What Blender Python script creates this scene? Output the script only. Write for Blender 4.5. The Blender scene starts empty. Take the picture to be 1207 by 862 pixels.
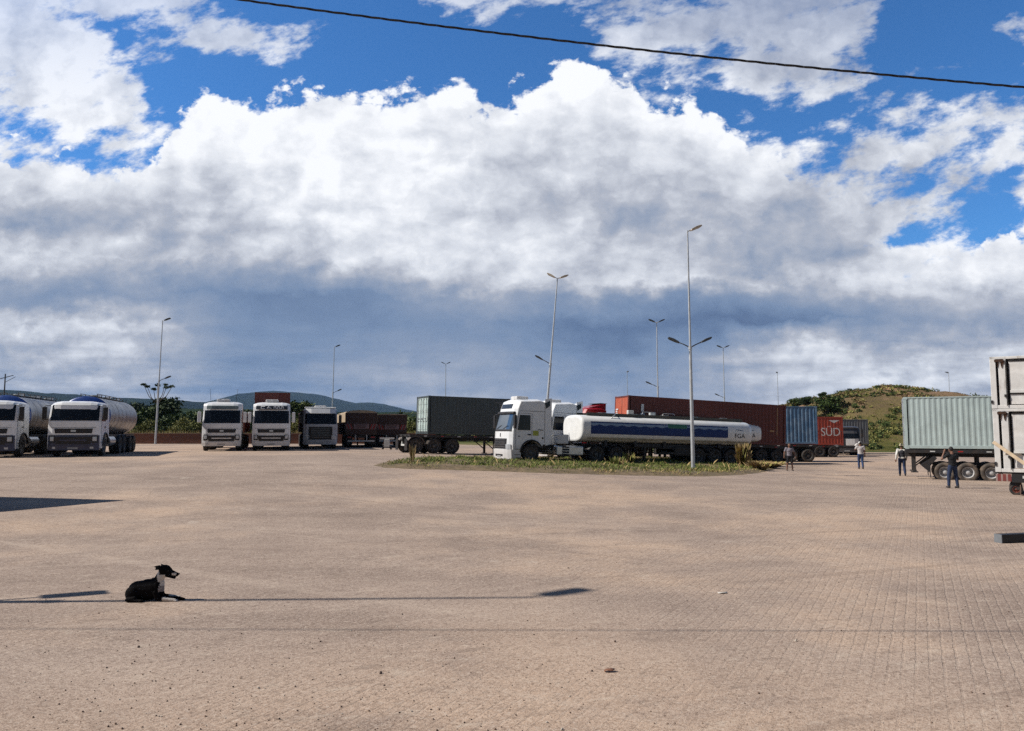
import bpy, bmesh, math, random
import numpy as np
from math import sin, cos, tan, atan, atan2, pi, radians, sqrt
from mathutils import Vector, Matrix, noise as mnoise

random.seed(7)
RNG = np.random.default_rng(7)
scn = bpy.context.scene
COL = scn.collection

# ------------------------------------------------------------------ camera
H = 2.4                                  # eye height
FP = 900.0                               # focal length in photo pixels (photo is 1207 x 862)
PITCH = math.atan((508 - 431) / FP)
cam_d = bpy.data.cameras.new('camera')
cam_d.sensor_width = 36.0
cam_d.lens = 36.0 * FP / 1207.0
cam_d.clip_start = 0.1
cam_d.clip_end = 30000
cam = bpy.data.objects.new('camera', cam_d)
cam.location = (0, 0, H)
cam.rotation_euler = (radians(90) + PITCH, 0, 0)
COL.objects.link(cam)
scn.camera = cam

def ray(px, py):
    dx = (px - 603.5) / FP
    dy = -(py - 431) / FP
    return Vector((dx, cos(PITCH) - sin(PITCH) * dy, sin(PITCH) + cos(PITCH) * dy))

def at(px, py, Y):
    d = ray(px, py)
    return Vector((d.x, d.y, d.z)) * (Y / d.y) + Vector((0, 0, H))

# ------------------------------------------------------------------ node helpers
class NT:
    def __init__(s, tree):
        s.t = tree
    def n(s, typ, **kw):
        nd = s.t.nodes.new(typ)
        ins = kw.pop('ins', {})
        for k, v in kw.items():
            setattr(nd, k, v)
        for k, v in ins.items():
            s.put(nd.inputs[k], v)
        return nd
    def put(s, sock, v):
        if isinstance(v, bpy.types.NodeSocket):
            s.t.links.new(v, sock)
        else:
            sock.default_value = v
    def m(s, op, a, b=None, c=None, clamp=False):
        nd = s.t.nodes.new('ShaderNodeMath'); nd.operation = op; nd.use_clamp = clamp
        s.put(nd.inputs[0], a)
        if b is not None: s.put(nd.inputs[1], b)
        if c is not None: s.put(nd.inputs[2], c)
        return nd.outputs[0]
    def ss(s, x, a, b, lo=0.0, hi=1.0, typ='SMOOTHSTEP'):
        nd = s.t.nodes.new('ShaderNodeMapRange'); nd.interpolation_type = typ
        s.put(nd.inputs[0], x); s.put(nd.inputs[1], a); s.put(nd.inputs[2], b)
        s.put(nd.inputs[3], lo); s.put(nd.inputs[4], hi)
        return nd.outputs[0]
    def mixf(s, f, a, b):
        nd = s.t.nodes.new('ShaderNodeMix'); nd.data_type = 'FLOAT'
        s.put(nd.inputs[0], f); s.put(nd.inputs[2], a); s.put(nd.inputs[3], b)
        return nd.outputs[0]
    def mixc(s, f, a, b, blend='MIX'):
        nd = s.t.nodes.new('ShaderNodeMix'); nd.data_type = 'RGBA'; nd.blend_type = blend
        s.put(nd.inputs[0], f); s.put(nd.inputs[6], a); s.put(nd.inputs[7], b)
        return nd.outputs[2]
    def xyz(s, x, y, z=0.0):
        nd = s.t.nodes.new('ShaderNodeCombineXYZ')
        s.put(nd.inputs[0], x); s.put(nd.inputs[1], y); s.put(nd.inputs[2], z)
        return nd.outputs[0]
    def sep(s, v):
        nd = s.t.nodes.new('ShaderNodeSeparateXYZ'); s.put(nd.inputs[0], v); return nd.outputs
    def noise(s, vec, scale, detail=4, rough=0.5, dim='3D', lac=2.0, col=False, dist=0.0):
        nd = s.t.nodes.new('ShaderNodeTexNoise'); nd.noise_dimensions = dim
        s.put(nd.inputs['Vector'], vec); s.put(nd.inputs['Scale'], scale)
        s.put(nd.inputs['Detail'], detail); s.put(nd.inputs['Roughness'], rough)
        s.put(nd.inputs['Lacunarity'], lac); s.put(nd.inputs['Distortion'], dist)
        return nd.outputs[1 if col else 0]
    def vm(s, op, a, b=None):
        nd = s.t.nodes.new('ShaderNodeVectorMath'); nd.operation = op
        s.put(nd.inputs[0], a)
        if b is not None: s.put(nd.inputs[1], b)
        return nd.outputs[0]
    def curve(s, x, pts):
        nd = s.t.nodes.new('ShaderNodeFloatCurve')
        s.put(nd.inputs[1], x)
        c = nd.mapping.curves[0]
        pts = sorted(pts)
        while len(c.points) < len(pts): c.points.new(0.5, 0.5)
        for p, q in zip(c.points, pts):
            p.location = q; p.handle_type = 'AUTO_CLAMPED'
        nd.mapping.update()
        return nd.outputs[0]
    def ramp(s, x, stops):
        nd = s.t.nodes.new('ShaderNodeValToRGB'); s.put(nd.inputs[0], x)
        e = nd.color_ramp.elements
        while len(e) > 1: e.remove(e[-1])
        e[0].position = stops[0][0]; e[0].color = (*stops[0][1], 1)
        for p, c in stops[1:]:
            q = e.new(p); q.color = (*c, 1)
        return nd.outputs[0]

def lin(r, g, b):
    f = lambda c: (c / 255 / 12.92) if c / 255 <= 0.04045 else ((c / 255 + 0.055) / 1.055) ** 2.4
    return (f(r), f(g), f(b))

# ------------------------------------------------------------------ sky (world)
SUN_EL = radians(43)
SUN_DIR = Vector((-1, -0.04, 0)).normalized() * cos(SUN_EL) + Vector((0, 0, sin(SUN_EL)))

world = bpy.data.worlds.new('World')
scn.world = world
world.use_nodes = True
wt = world.node_tree
wt.nodes.clear()
W = NT(wt)
sky = W.n('ShaderNodeTexSky', sky_type='NISHITA', sun_disc=False, sun_elevation=SUN_EL,
          sun_rotation=radians(268), altitude=600, air_density=1.0, dust_density=0.3, ozone_density=3.0)

tc = W.n('ShaderNodeTexCoord').outputs['Generated']
gx, gy, gz = W.sep(tc)[:3]
tint = W.mixc(W.ss(gy, -0.25, 0.30), (0.40, 0.41, 0.43, 1), (0.38, 0.80, 1.18, 1))
tint = W.mixc(W.ss(gz, 0.50, 0.90), tint, (0.11, 0.13, 0.155, 1))
skyc = W.mixc(1.0, sky.outputs[0], tint, 'MULTIPLY')
yy = W.m('MAXIMUM', gy, 0.12)
U = W.m('DIVIDE', gx, yy)
V = W.m('DIVIDE', gz, yy)
UV = W.xyz(U, V)
def uv_of(px, py):
    d = ray(px, py)
    return d.x / d.y, d.z / d.y
# domain warps so that nothing keeps a straight table edge
w1 = W.noise(W.xyz(W.m('MULTIPLY', U, 5.0), W.m('MULTIPLY', V, 8.0)), 1.0, 3, 0.55, '2D', col=True)
w2 = W.noise(W.xyz(W.m('MULTIPLY', U, 24.0), W.m('MULTIPLY', V, 34.0)), 1.0, 5, 0.6, '2D', col=True)
w1 = W.vm('MULTIPLY', W.vm('SUBTRACT', w1, (0.5, 0.5, 0.5)), (0.15, 0.055, 0))
w2 = W.vm('MULTIPLY', W.vm('SUBTRACT', w2, (0.5, 0.5, 0.5)), (0.06, 0.045, 0))
UVW = W.vm('ADD', UV, W.vm('ADD', w1, w2))
Uw, Vw = W.sep(UVW)[:2]
UL, UR = -0.72, 0.72
Tw = W.ss(Uw, UL, UR, typ='LINEAR')
XS = [i * 80 for i in range(16)]
def table(rows, T, Vv):
    """rows: list of (py, [16 values]) top to bottom; bilinear table over the sky in front"""
    outs = []
    for py, vals in rows:
        pts = []
        for x, v in zip(XS, vals):
            u, vv = uv_of(x, py)
            pts.append(((u - UL) / (UR - UL), v))
        outs.append((uv_of(603, py)[1], W.curve(T, pts)))
    outs.sort(key=lambda q: q[0])                  # lowest elevation first
    acc = outs[0][1]
    for (va, _), (vb, o) in zip(outs[:-1], outs[1:]):
        acc = W.mixf(W.ss(Vv, va, vb, typ='LINEAR'), acc, o)
    return acc
one = [1.0] * 16
COVER = [
 (-260, [.15]*16),
 (-60, [.9,.5,.7,.5,.2,.1,.3,.6,.5,.6,.7,.8,.7,.6,.1,.1]),
 (0,   [.90,.62,.90,.50,.12,.05,.34,.72,.50,.55,.72,.85,.82,.74,.05,.05]),
 (45,  [.86,.92,.30,.74,.66,.10,.00,.05,.05,.62,.72,.78,.82,.62,.02,.42]),
 (90,  [.80,.96,.45,.10,.10,.05,.00,.05,.05,.45,.50,.74,.74,.40,.15,.25]),
 (135, [.48,.82,.74,.20,.20,.20,.20,.20,.20,.20,.30,.35,.18,.46,.66,.66]),
 (180, [.60,.46,.56,.60,.60,.60,.60,.60,.60,.60,.60,.60,.45,.64,.62,.55]),
 (225, [.8,.8,.8,1,1,1,1,1,1,1,1,.9,.72,.70,.45,.52]),
 (270, [1,1,1,1,1,1,1,1,1,1,1,1,.90,.72,.22,.50]),
 (300, [1,1,1,1,1,1,1,1,1,1,1,1,1,.9,.75,.9]),
 (345, one),
 (420, one),
 (500, one),
]
BRIGHT = [
 (-60, [.84,.85,.85,.82,.8,.8,.8,.8,.75,.72,.70,.68,.66,.7,.72,.72]),
 (45,  [.86,.88,.86,.84,.82,.8,.8,.84,.86,.78,.72,.68,.68,.72,.74,.76]),
 (90,  [.85,.86,.84,.88,.90,.90,.90,.90,.93,.92,.88,.76,.72,.75,.76,.76]),
 (135, [.80,.84,.86,.91,.92,.91,.90,.88,.90,.92,.92,.90,.80,.75,.79,.80]),
 (180, [.86,.84,.88,.93,.94,.93,.90,.84,.80,.80,.84,.90,.84,.74,.78,.78]),
 (225, [.76,.78,.80,.84,.91,.93,.90,.82,.74,.72,.74,.80,.78,.70,.74,.80]),
 (262, [.62,.62,.66,.72,.82,.90,.90,.84,.76,.70,.68,.66,.62,.68,.86,.94]),
 (300, [.78,.80,.76,.72,.74,.82,.88,.88,.84,.80,.76,.68,.60,.70,.86,.88]),
 (330, [.62,.58,.60,.52,.48,.56,.70,.80,.84,.82,.82,.76,.72,.78,.80,.80]),
 (352, [.56,.48,.50,.42,.38,.42,.50,.58,.58,.50,.48,.48,.54,.66,.68,.66]),
 (385, [.78,.82,.76,.54,.44,.42,.44,.44,.38,.34,.34,.36,.40,.46,.52,.58]),
 (418, [.62,.70,.64,.48,.44,.46,.48,.50,.48,.44,.44,.70,.84,.66,.74,.74]),
 (448, [.76,.70,.60,.50,.47,.50,.58,.56,.52,.50,.56,.72,.78,.82,.86,.82]),
 (475, [.60,.62,.62,.58,.52,.54,.58,.60,.58,.58,.60,.68,.72,.74,.74,.74]),
 (505, [.64,.64,.64,.6,.6,.6,.62,.62,.62,.62,.66,.70,.72,.72,.72,.72]),
]
cov = table(COVER, Tw, Vw)
bri = table(BRIGHT, Tw, Vw)
# wispy layer edge
wis = W.noise(W.xyz(W.m('MULTIPLY', U, 13.0), W.m('MULTIPLY_ADD', V, 25.0, W.m('MULTIPLY', U, -5.0))), 1.0, 9, 0.62, '2D')
aW = W.ss(W.m('MULTIPLY_ADD', W.m('SUBTRACT', wis, 0.5), 1.5, cov), 0.36, 0.74)
aW = W.m('MULTIPLY', aW, W.ss(V, 0.35, 0.95, 1.0, 0.0))
# big cumulus outlines: top edge per azimuth, crisp and puffy
def outline(pts):
    q = []
    for px, py in pts:
        u, v = uv_of(px, py)
        q.append(((u - UL) / (UR - UL), max(0.0, min(1.0, v))))
    return q
M1 = outline([(-60,165),(0,162),(40,160),(85,168),(120,186),(150,180),(185,160),(205,132),(218,112),(250,102),(300,104),
              (350,92),(395,88),(450,92),(500,84),(540,90),(590,102),(625,94),(640,74),(655,52),(668,46),(690,62),
              (715,68),(735,74),(760,92),(800,104),(835,118),(870,140),(900,150),(930,172),(955,190),(985,215),
              (1010,240),(1040,268),(1075,300),(1110,300),(1130,282),(1160,272),(1207,262),(1260,250)])
vor = W.n('ShaderNodeTexVoronoi', voronoi_dimensions='2D', feature='SMOOTH_F1')
W.put(vor.inputs['Vector'], W.vm('ADD', W.xyz(W.m('MULTIPLY', U, 15.0), W.m('MULTIPLY', V, 17.0)), W.vm('MULTIPLY', w2, (14, 14, 0))))
vor.inputs['Scale'].default_value = 1.0
vor.inputs['Detail'].default_value = 3.0
vor.inputs['Roughness'].default_value = 0.55
vor.inputs['Smoothness'].default_value = 0.5
puff = vor.outputs['Distance']
n8 = W.noise(W.xyz(W.m('MULTIPLY', U, 20.0), W.m('MULTIPLY', V, 26.0)), 1.0, 9, 0.60, '2D')
Tm = W.ss(W.m('MULTIPLY_ADD', W.m('SUBTRACT', n8, 0.5), 0.03, U), UL, UR, typ='LINEAR')
topv = W.curve(Tm, M1)
em = W.m('SUBTRACT', topv, V)
em = W.m('ADD', em, W.m('MULTIPLY_ADD', puff, -0.045, 0.016))
em = W.m('MULTIPLY_ADD', W.m('SUBTRACT', n8, 0.5), 0.085, em)
aM = W.ss(em, -0.004, 0.013)
ALPHA = W.m('MAXIMUM', aW, aM)
ALPHA = W.m('MULTIPLY', ALPHA, W.ss(gy, 0.15, 0.4))
# relief shading inside the clouds: light from the upper left
def reliefnoise(off):
    a, b = off
    return W.noise(W.xyz(W.m('MULTIPLY_ADD', U, 9.0, a * 8.0), W.m('MULTIPLY_ADD', V, 12.0, b * 12.0)), 1.0, 6, 0.50, '2D', dist=0.15)
LV = W.m('MULTIPLY', W.m('LOGARITHM', W.m('MAXIMUM', W.m('ADD', V, 0.12), 0.02), 2.71828), 5.2)
def reliefnoise(off):
    a, b = off
    return W.noise(W.xyz(W.m('MULTIPLY_ADD', U, 7.5, a * 7.5), W.m('ADD', LV, b)), 1.0, 6, 0.50, '2D', dist=0.2)
rl = W.m('SUBTRACT', reliefnoise((0, 0)), reliefnoise((-0.020, 0.20)))
def rn2(off):
    a, b = off
    return W.noise(W.xyz(W.m('MULTIPLY_ADD', U, 21.0, a * 21.0), W.m('MULTIPLY_ADD', V, 27.0, b * 27.0)), 1.0, 5, 0.55, '2D', dist=0.3)
rl2 = W.m('SUBTRACT', rn2((0, 0)), rn2((-0.009, 0.010)))
rim = W.ss(em, 0.0, 0.10, 0.07, 0.0)
strk = W.noise(W.xyz(W.m('MULTIPLY', U, 5.0), W.m('MULTIPLY', V, 46.0)), 1.0, 6, 0.55, '2D')
low = W.ss(V, 0.05, 0.17, 1.0, 0.0)
darkz = W.ss(bri, 0.42, 0.70, 0.14, 1.0)
B = W.m('MULTIPLY_ADD', rl, W.m('MULTIPLY', darkz, 0.38), W.m('ADD', bri, 0.055))
B = W.m('MULTIPLY_ADD', rl2, W.m('MULTIPLY', darkz, 0.13), B)
B = W.m('ADD', B, W.m('MULTIPLY', W.m('SUBTRACT', 0.42, puff), W.m('MULTIPLY', darkz, 0.14)))
B = W.m('ADD', B, W.m('MULTIPLY', rim, darkz))
B = W.m('ADD', B, W.m('MULTIPLY', W.m('SUBTRACT', strk, 0.5), W.m('MULTIPLY', low, W.ss(W.m('ABSOLUTE', W.m('SUBTRACT', U, 0.05)), 0.15, 0.5, 0.16, 0.50))))
big = W.noise(W.xyz(W.m('MULTIPLY', U, 3.6), W.m('MULTIPLY', V, 8.0)), 1.0, 5, 0.55, '2D')
B = W.m('MULTIPLY_ADD', W.m('SUBTRACT', big, 0.5), 0.12, B)
cc = W.ramp(B, [(0.30, lin(70, 87, 122)), (0.40, lin(94, 115, 148)), (0.48, lin(116, 136, 166)), (0.58, lin(143, 155, 176)),
                (0.70, lin(174, 179, 191)), (0.84, lin(212, 216, 224)), (0.97, lin(243, 245, 249))])
bg1 = W.n('ShaderNodeBackground'); W.put(bg1.inputs[0], skyc); bg1.inputs[1].default_value = 0.11
bg2 = W.n('ShaderNodeBackground'); W.put(bg2.inputs[0], cc); bg2.inputs[1].default_value = 1.0
mx = W.n('ShaderNodeMixShader'); W.put(mx.inputs[0], ALPHA)
wt.links.new(bg1.outputs[0], mx.inputs[1]); wt.links.new(bg2.outputs[0], mx.inputs[2])
wo = W.n('ShaderNodeOutputWorld'); wt.links.new(mx.outputs[0], wo.inputs[0])
world.cycles.sampling_method = 'MANUAL'
world.cycles.sample_map_resolution = 512

# ------------------------------------------------------------------ sun
sd = bpy.data.lights.new('sun', 'SUN')
sd.energy = 4.9; sd.angle = radians(0.53); sd.color = (1.0, 0.945, 0.86)
sun = bpy.data.objects.new('sun', sd)
sun.rotation_euler = SUN_DIR.to_track_quat('Z', 'Y').to_euler()
sun.location = (-40, 0, 40)
COL.objects.link(sun)
scn.view_settings.view_transform = 'Standard'
scn.view_settings.look = 'None'
scn.view_settings.exposure = 0.15
scn.view_settings.gamma = 1.0
scn.view_settings.use_curve_mapping = False
scn.cycles.use_denoising = False
scn.cycles.denoiser = 'OPENIMAGEDENOISE'
scn.cycles.denoising_input_passes = 'RGB_ALBEDO_NORMAL'
scn.cycles.denoising_prefilter = 'ACCURATE'
scn.cycles.sample_clamp_direct = 3.0
scn.cycles.sample_clamp_indirect = 0.9
scn.cycles.max_bounces = 5
scn.cycles.diffuse_bounces = 3
scn.cycles.glossy_bounces = 3
scn.cycles.volume_bounces = 0
scn.cycles.caustics_reflective = False
scn.cycles.caustics_refractive = False

# ------------------------------------------------------------------ materials
MATS = {}
def bare(name):
    m = bpy.data.materials.new(name); m.use_nodes = True
    t = m.node_tree; t.nodes.clear()
    T = NT(t)
    out = T.n('ShaderNodeOutputMaterial'); bs = T.n('ShaderNodeBsdfPrincipled')
    t.links.new(bs.outputs[0], out.inputs[0])
    return m, T, bs

def paint(name, col, rough=0.45, metal=0.0, var=0.12, scale=3.0, dirt=0.0, dirtcol=(0.16, 0.105, 0.07), spec=0.4, streak=0.0,
          streakcol=(0.10, 0.045, 0.02), coat=0.0, bump=0.0, low_dirt=0.0):
    """weathered paint / rubber / cloth: tint variation, road dust, vertical rust streaks"""
    if name in MATS: return MATS[name]
    m, T, bs = bare(name)
    o = T.n('ShaderNodeTexCoord').outputs['Object']
    n1 = T.noise(o, scale, 5, 0.6)
    c = T.mixc(T.ss(n1, 0.3, 0.7), (*[v * (1 - var) for v in col], 1), (*[min(1, v * (1 + var)) for v in col], 1))
    if streak:
        x, y, z = T.sep(o)[:3]
        sv = T.noise(T.xyz(T.m('MULTIPLY', x, 7.0), T.m('MULTIPLY', y, 7.0), T.m('MULTIPLY', z, 0.6)), 1.0, 5, 0.6)
        sp = T.noise(o, 1.3, 4, 0.6)
        f = T.m('MULTIPLY', T.ss(sv, 0.52, 0.72), T.ss(sp, 0.40, 0.65))
        c = T.mixc(T.m('MULTIPLY', f, streak), c, (*streakcol, 1))
    if dirt:
        n2 = T.noise(o, scale * 0.7 + 0.4, 6, 0.65)
        c = T.mixc(T.m('MULTIPLY', T.ss(n2, 0.40, 0.75), dirt), c, (*dirtcol, 1))
    if low_dirt:
        z = T.sep(o)[2]
        n3 = T.noise(o, 2.2, 4, 0.6)
        f = T.ss(T.m('MULTIPLY_ADD', n3, 0.8, z), 0.7, 1.7, 1.0, 0.0)
        c = T.mixc(T.m('MULTIPLY', f, low_dirt), c, (*dirtcol, 1))
    T.put(bs.inputs['Base Color'], c)
    T.put(bs.inputs['Roughness'], T.ss(n1, 0.2, 0.8, max(0.03, rough - 0.08), min(1, rough + 0.1)))
    bs.inputs['Metallic'].default_value = metal
    bs.inputs['Specular IOR Level'].default_value = spec
    bs.inputs['Coat Weight'].default_value = coat
    bs.inputs['Coat Roughness'].default_value = 0.1
    if bump:
        b = T.n('ShaderNodeBump', ins={'Strength': bump, 'Distance': 0.02})
        T.put(b.inputs['Height'], T.noise(o, scale * 6, 5, 0.6)); T.put(bs.inputs['Normal'], b.outputs[0])
    MATS[name] = m
    return m

WHITE = paint('white cab paint', (0.80, 0.81, 0.82), 0.3, var=0.04, dirt=0.18, coat=0.3, low_dirt=0.35, dirtcol=(0.30, 0.22, 0.17))
WHITE2 = paint('worn white paint', (0.66, 0.66, 0.66), 0.45, var=0.08, dirt=0.4, dirtcol=(0.30, 0.22, 0.16), low_dirt=0.5)
T5GREY = paint('mid grey cab paint', (0.46, 0.46, 0.48), 0.4, coat=0.2, dirt=0.35, dirtcol=(0.14, 0.11, 0.09))
DGREY = paint('dark grey cab paint', (0.06, 0.062, 0.07), 0.35, coat=0.4, dirt=0.25)
REDP = paint('red cab paint', (0.34, 0.012, 0.02), 0.3, coat=0.5, var=0.1)
GLASS = paint('dark windscreen glass', (0.008, 0.010, 0.013), 0.12, var=0.0, spec=0.35)
GLASSL = paint('windscreen glass catching the sky', (0.05, 0.07, 0.09), 0.04, var=0.1, spec=1.0, coat=1.0)
BLACK = paint('black plastic', (0.018, 0.018, 0.02), 0.55, dirt=0.2)
CHAS = paint('dusty black chassis steel', (0.02, 0.02, 0.022), 0.6, dirt=0.45, dirtcol=(0.08, 0.055, 0.04))
TYRE = paint('tyre rubber', (0.028, 0.027, 0.027), 0.85, dirt=0.6, dirtcol=(0.13, 0.09, 0.065), scale=5)
TYRED = paint('dusty tyre rubber', (0.06, 0.05, 0.042), 0.9, dirt=0.8, dirtcol=(0.26, 0.19, 0.14), scale=4)
RIMW = paint('painted steel rim', (0.5, 0.5, 0.5), 0.45, dirt=0.4)
RIMD = paint('dull steel rim', (0.10, 0.10, 0.10), 0.5, dirt=0.5)
ALU = paint('brushed aluminium', (0.6, 0.6, 0.6), 0.35, metal=0.8, dirt=0.25)
LAMPG = paint('headlamp lens', (0.45, 0.47, 0.5), 0.08, spec=0.9, coat=1.0)
NAVY = paint('dark blue bumper paint', (0.018, 0.03, 0.085), 0.35, coat=0.3, dirt=0.25)
BLUEP = paint('blue tank end paint', (0.02, 0.06, 0.24), 0.35, coat=0.4, dirt=0.15)
STEEL = paint('grimy stainless tank steel', (0.34, 0.34, 0.35), 0.38, metal=0.65, dirt=0.7, dirtcol=(0.12, 0.075, 0.04), scale=1.6, streak=0.9, streakcol=(0.08, 0.05, 0.03), low_dirt=0.0)
TANKW = paint('white tank paint', (0.80, 0.80, 0.78), 0.28, coat=0.4, var=0.03, dirt=0.12)
BAND = paint('deep blue band paint', (0.010, 0.034, 0.15), 0.5, var=0.05, spec=0.25)
BANDL = paint('light blue band paint', (0.22, 0.30, 0.42), 0.35, var=0.1)
GREENM = paint('green emblem paint', (0.04, 0.16, 0.10), 0.4)
YELLOW = paint('yellow green decal', (0.40, 0.42, 0.06), 0.5)
REDREF = paint('red reflector', (0.35, 0.02, 0.02), 0.35)
WREF = paint('white reflector', (0.6, 0.6, 0.58), 0.35)
PLATE = paint('grey number plate', (0.35, 0.35, 0.35), 0.5)
TARP = paint('tan tarpaulin', (0.40, 0.31, 0.21), 0.8, dirt=0.3, bump=0.3)
RUSTRED = paint('rust red steel', (0.16, 0.035, 0.022), 0.55, dirt=0.35, dirtcol=(0.09, 0.05, 0.03), streak=0.4)
DARKRED = paint('dark red tipper steel', (0.040, 0.016, 0.013), 0.55, dirt=0.3)
PINK = paint('faded pink sign strip', (0.26, 0.17, 0.17), 0.6)
GALV = paint('galvanised pole steel', (0.50, 0.51, 0.52), 0.42, metal=0.35, var=0.08)
LUM = paint('street lamp housing', (0.07, 0.075, 0.08), 0.4, dirt=0.1)
LUMG = paint('street lamp housing light', (0.5, 0.42, 0.32), 0.5)

# ------------------------------------------------------------------ mesh helpers
class MB:
    def __init__(s):
        s.v = []; s.f = []; s.mi = []; s.sm = []
    def add(s, verts, faces, m=0, smooth=False, M=None):
        b = len(s.v)
        if M is not None: verts = [M @ Vector(v) for v in verts]
        s.v += [tuple(v) for v in verts]
        for f in faces:
            s.f.append(tuple(b + i for i in f)); s.mi.append(m); s.sm.append(smooth)
        return s
    def box(s, x0, x1, y0, y1, z0, z1, m=0, M=None):
        v = [(x0,y0,z0),(x1,y0,z0),(x1,y1,z0),(x0,y1,z0),(x0,y0,z1),(x1,y0,z1),(x1,y1,z1),(x0,y1,z1)]
        return s.add(v, [(0,3,2,1),(4,5,6,7),(0,1,5,4),(1,2,6,5),(2,3,7,6),(3,0,4,7)], m, M=M)
    def beam(s, a, b, w, h, m=0):
        a = Vector(a); b = Vector(b); d = (b - a); L = d.length
        M = Matrix.Translation(a) @ d.to_track_quat('Z', 'Y').to_matrix().to_4x4()
        return s.box(-w/2, w/2, -h/2, h/2, 0, L, m, M)
    def prism(s, prof, x0, x1, m=0, axis='x', M=None):
        """prof: (a,b) polygon; axis x -> (x,a,b); y -> (a,y,b); z -> (a,b,z)"""
        n = len(prof)
        def P(a, b, t): return (t, a, b) if axis == 'x' else ((a, t, b) if axis == 'y' else (a, b, t))
        v = [P(a, b, x0) for a, b in prof] + [P(a, b, x1) for a, b in prof]
        f = [(i, (i+1) % n, n + (i+1) % n, n + i) for i in range(n)]
        f += [tuple(range(n - 1, -1, -1)), tuple(range(n, 2*n))]
        return s.add(v, f, m, M=M)
    def cyl(s, a, b, r0, r1=None, n=12, m=0, caps=True, smooth=True):
        if r1 is None: r1 = r0
        a = Vector(a); b = Vector(b); q = (b - a).to_track_quat('Z', 'Y')
        v = []
        for c, r in ((a, r0), (b, r1)):
            for i in range(n):
                t = 2*pi*i/n
                v.append(c + q @ Vector((r*cos(t), r*sin(t), 0)))
        s.add(v, [(i, (i+1) % n, n + (i+1) % n, n + i) for i in range(n)], m, smooth)
        if caps: s.add(v, [tuple(range(n-1, -1, -1)), tuple(range(n, 2*n))], m)
        return s
    def tube(s, pts, r, n=8, m=0):
        pts = [Vector(p) for p in pts]; rings = []
        for i, p in enumerate(pts):
            d = (pts[min(i+1, len(pts)-1)] - pts[max(i-1, 0)])
            q = d.to_track_quat('Z', 'Y')
            rr = r[i] if isinstance(r, (list, tuple)) else r
            rings += [p + q @ Vector((rr*cos(2*pi*k/n), rr*sin(2*pi*k/n), 0)) for k in range(n)]
        f = []
        for i in range(len(pts)-1):
            for k in range(n):
                f.append((i*n+k, i*n+(k+1) % n, (i+1)*n+(k+1) % n, (i+1)*n+k))
        f.append(tuple(range(n-1, -1, -1))); f.append(tuple(range((len(pts)-1)*n, len(pts)*n)))
        return s.add(rings, f, m, True)
    def lathe(s, prof, c=(0,0,0), axis='x', n=24, m=0, smooth=True):
        """prof: (radius, offset along axis) open profile"""
        v = []; c = Vector(c)
        for r, t in prof:
            for i in range(n):
                a = 2*pi*i/n
                p = Vector((t, r*cos(a), r*sin(a))) if axis == 'x' else (Vector((r*cos(a), t, r*sin(a))) if axis == 'y' else Vector((r*cos(a), r*sin(a), t)))
                v.append(c + p)
        f = []
        for j in range(len(prof)-1):
            for i in range(n):
                f.append((j*n+i, j*n+(i+1) % n, (j+1)*n+(i+1) % n, (j+1)*n+i))
        return s.add(v, f, m, smooth)
    def loft(s, rings, m=0, smooth=True, closed=True, caps=True):
        n = len(rings[0]); v = [p for r in rings for p in r]; f = []
        for j in range(len(rings)-1):
            for i in range(n if closed else n-1):
                f.append((j*n+i, j*n+(i+1) % n, (j+1)*n+(i+1) % n, (j+1)*n+i))
        s.add(v, f, m, smooth)
        if caps and closed:
            s.add(rings[0], [tuple(range(n-1, -1, -1))], m); s.add(rings[-1], [tuple(range(n))], m)
        return s
    def blob(s, c, r, m=0, seed=0, amp=0.0, sub=2):
        bm = bmesh.new(); bmesh.ops.create_icosphere(bm, subdivisions=sub, radius=1.0)
        rx, ry, rz = r if isinstance(r, (tuple, list)) else (r, r, r)
        v = []
        for q in bm.verts:
            k = 1 + amp * mnoise.noise(q.co * 1.7 + Vector((seed, seed*2.3, 0)))
            v.append((c[0]+q.co.x*rx*k, c[1]+q.co.y*ry*k, c[2]+q.co.z*rz*k))
        f = [[w.index for w in fc.verts] for fc in bm.faces]
        bm.free()
        return s.add(v, f, m, True)
    def build(s, name, mats, parent=None, bevel=0.0, seg=2):
        me = bpy.data.meshes.new(name)
        me.from_pydata(s.v, [], s.f)
        if not isinstance(mats, (list, tuple)): mats = [mats]
        for q in mats: me.materials.append(q)
        me.polygons.foreach_set('material_index', s.mi)
        me.polygons.foreach_set('use_smooth', s.sm)
        me.update()
        bm = bmesh.new(); bm.from_mesh(me); bmesh.ops.recalc_face_normals(bm, faces=bm.faces); bm.to_mesh(me); bm.free()
        o = bpy.data.objects.new(name, me)
        if bevel:
            b = o.modifiers.new('bevel', 'BEVEL'); b.width = bevel; b.segments = seg; b.limit_method = 'ANGLE'; b.angle_limit = radians(35)
        COL.objects.link(o)
        if parent is not None: o.parent = parent
        return o

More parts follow.
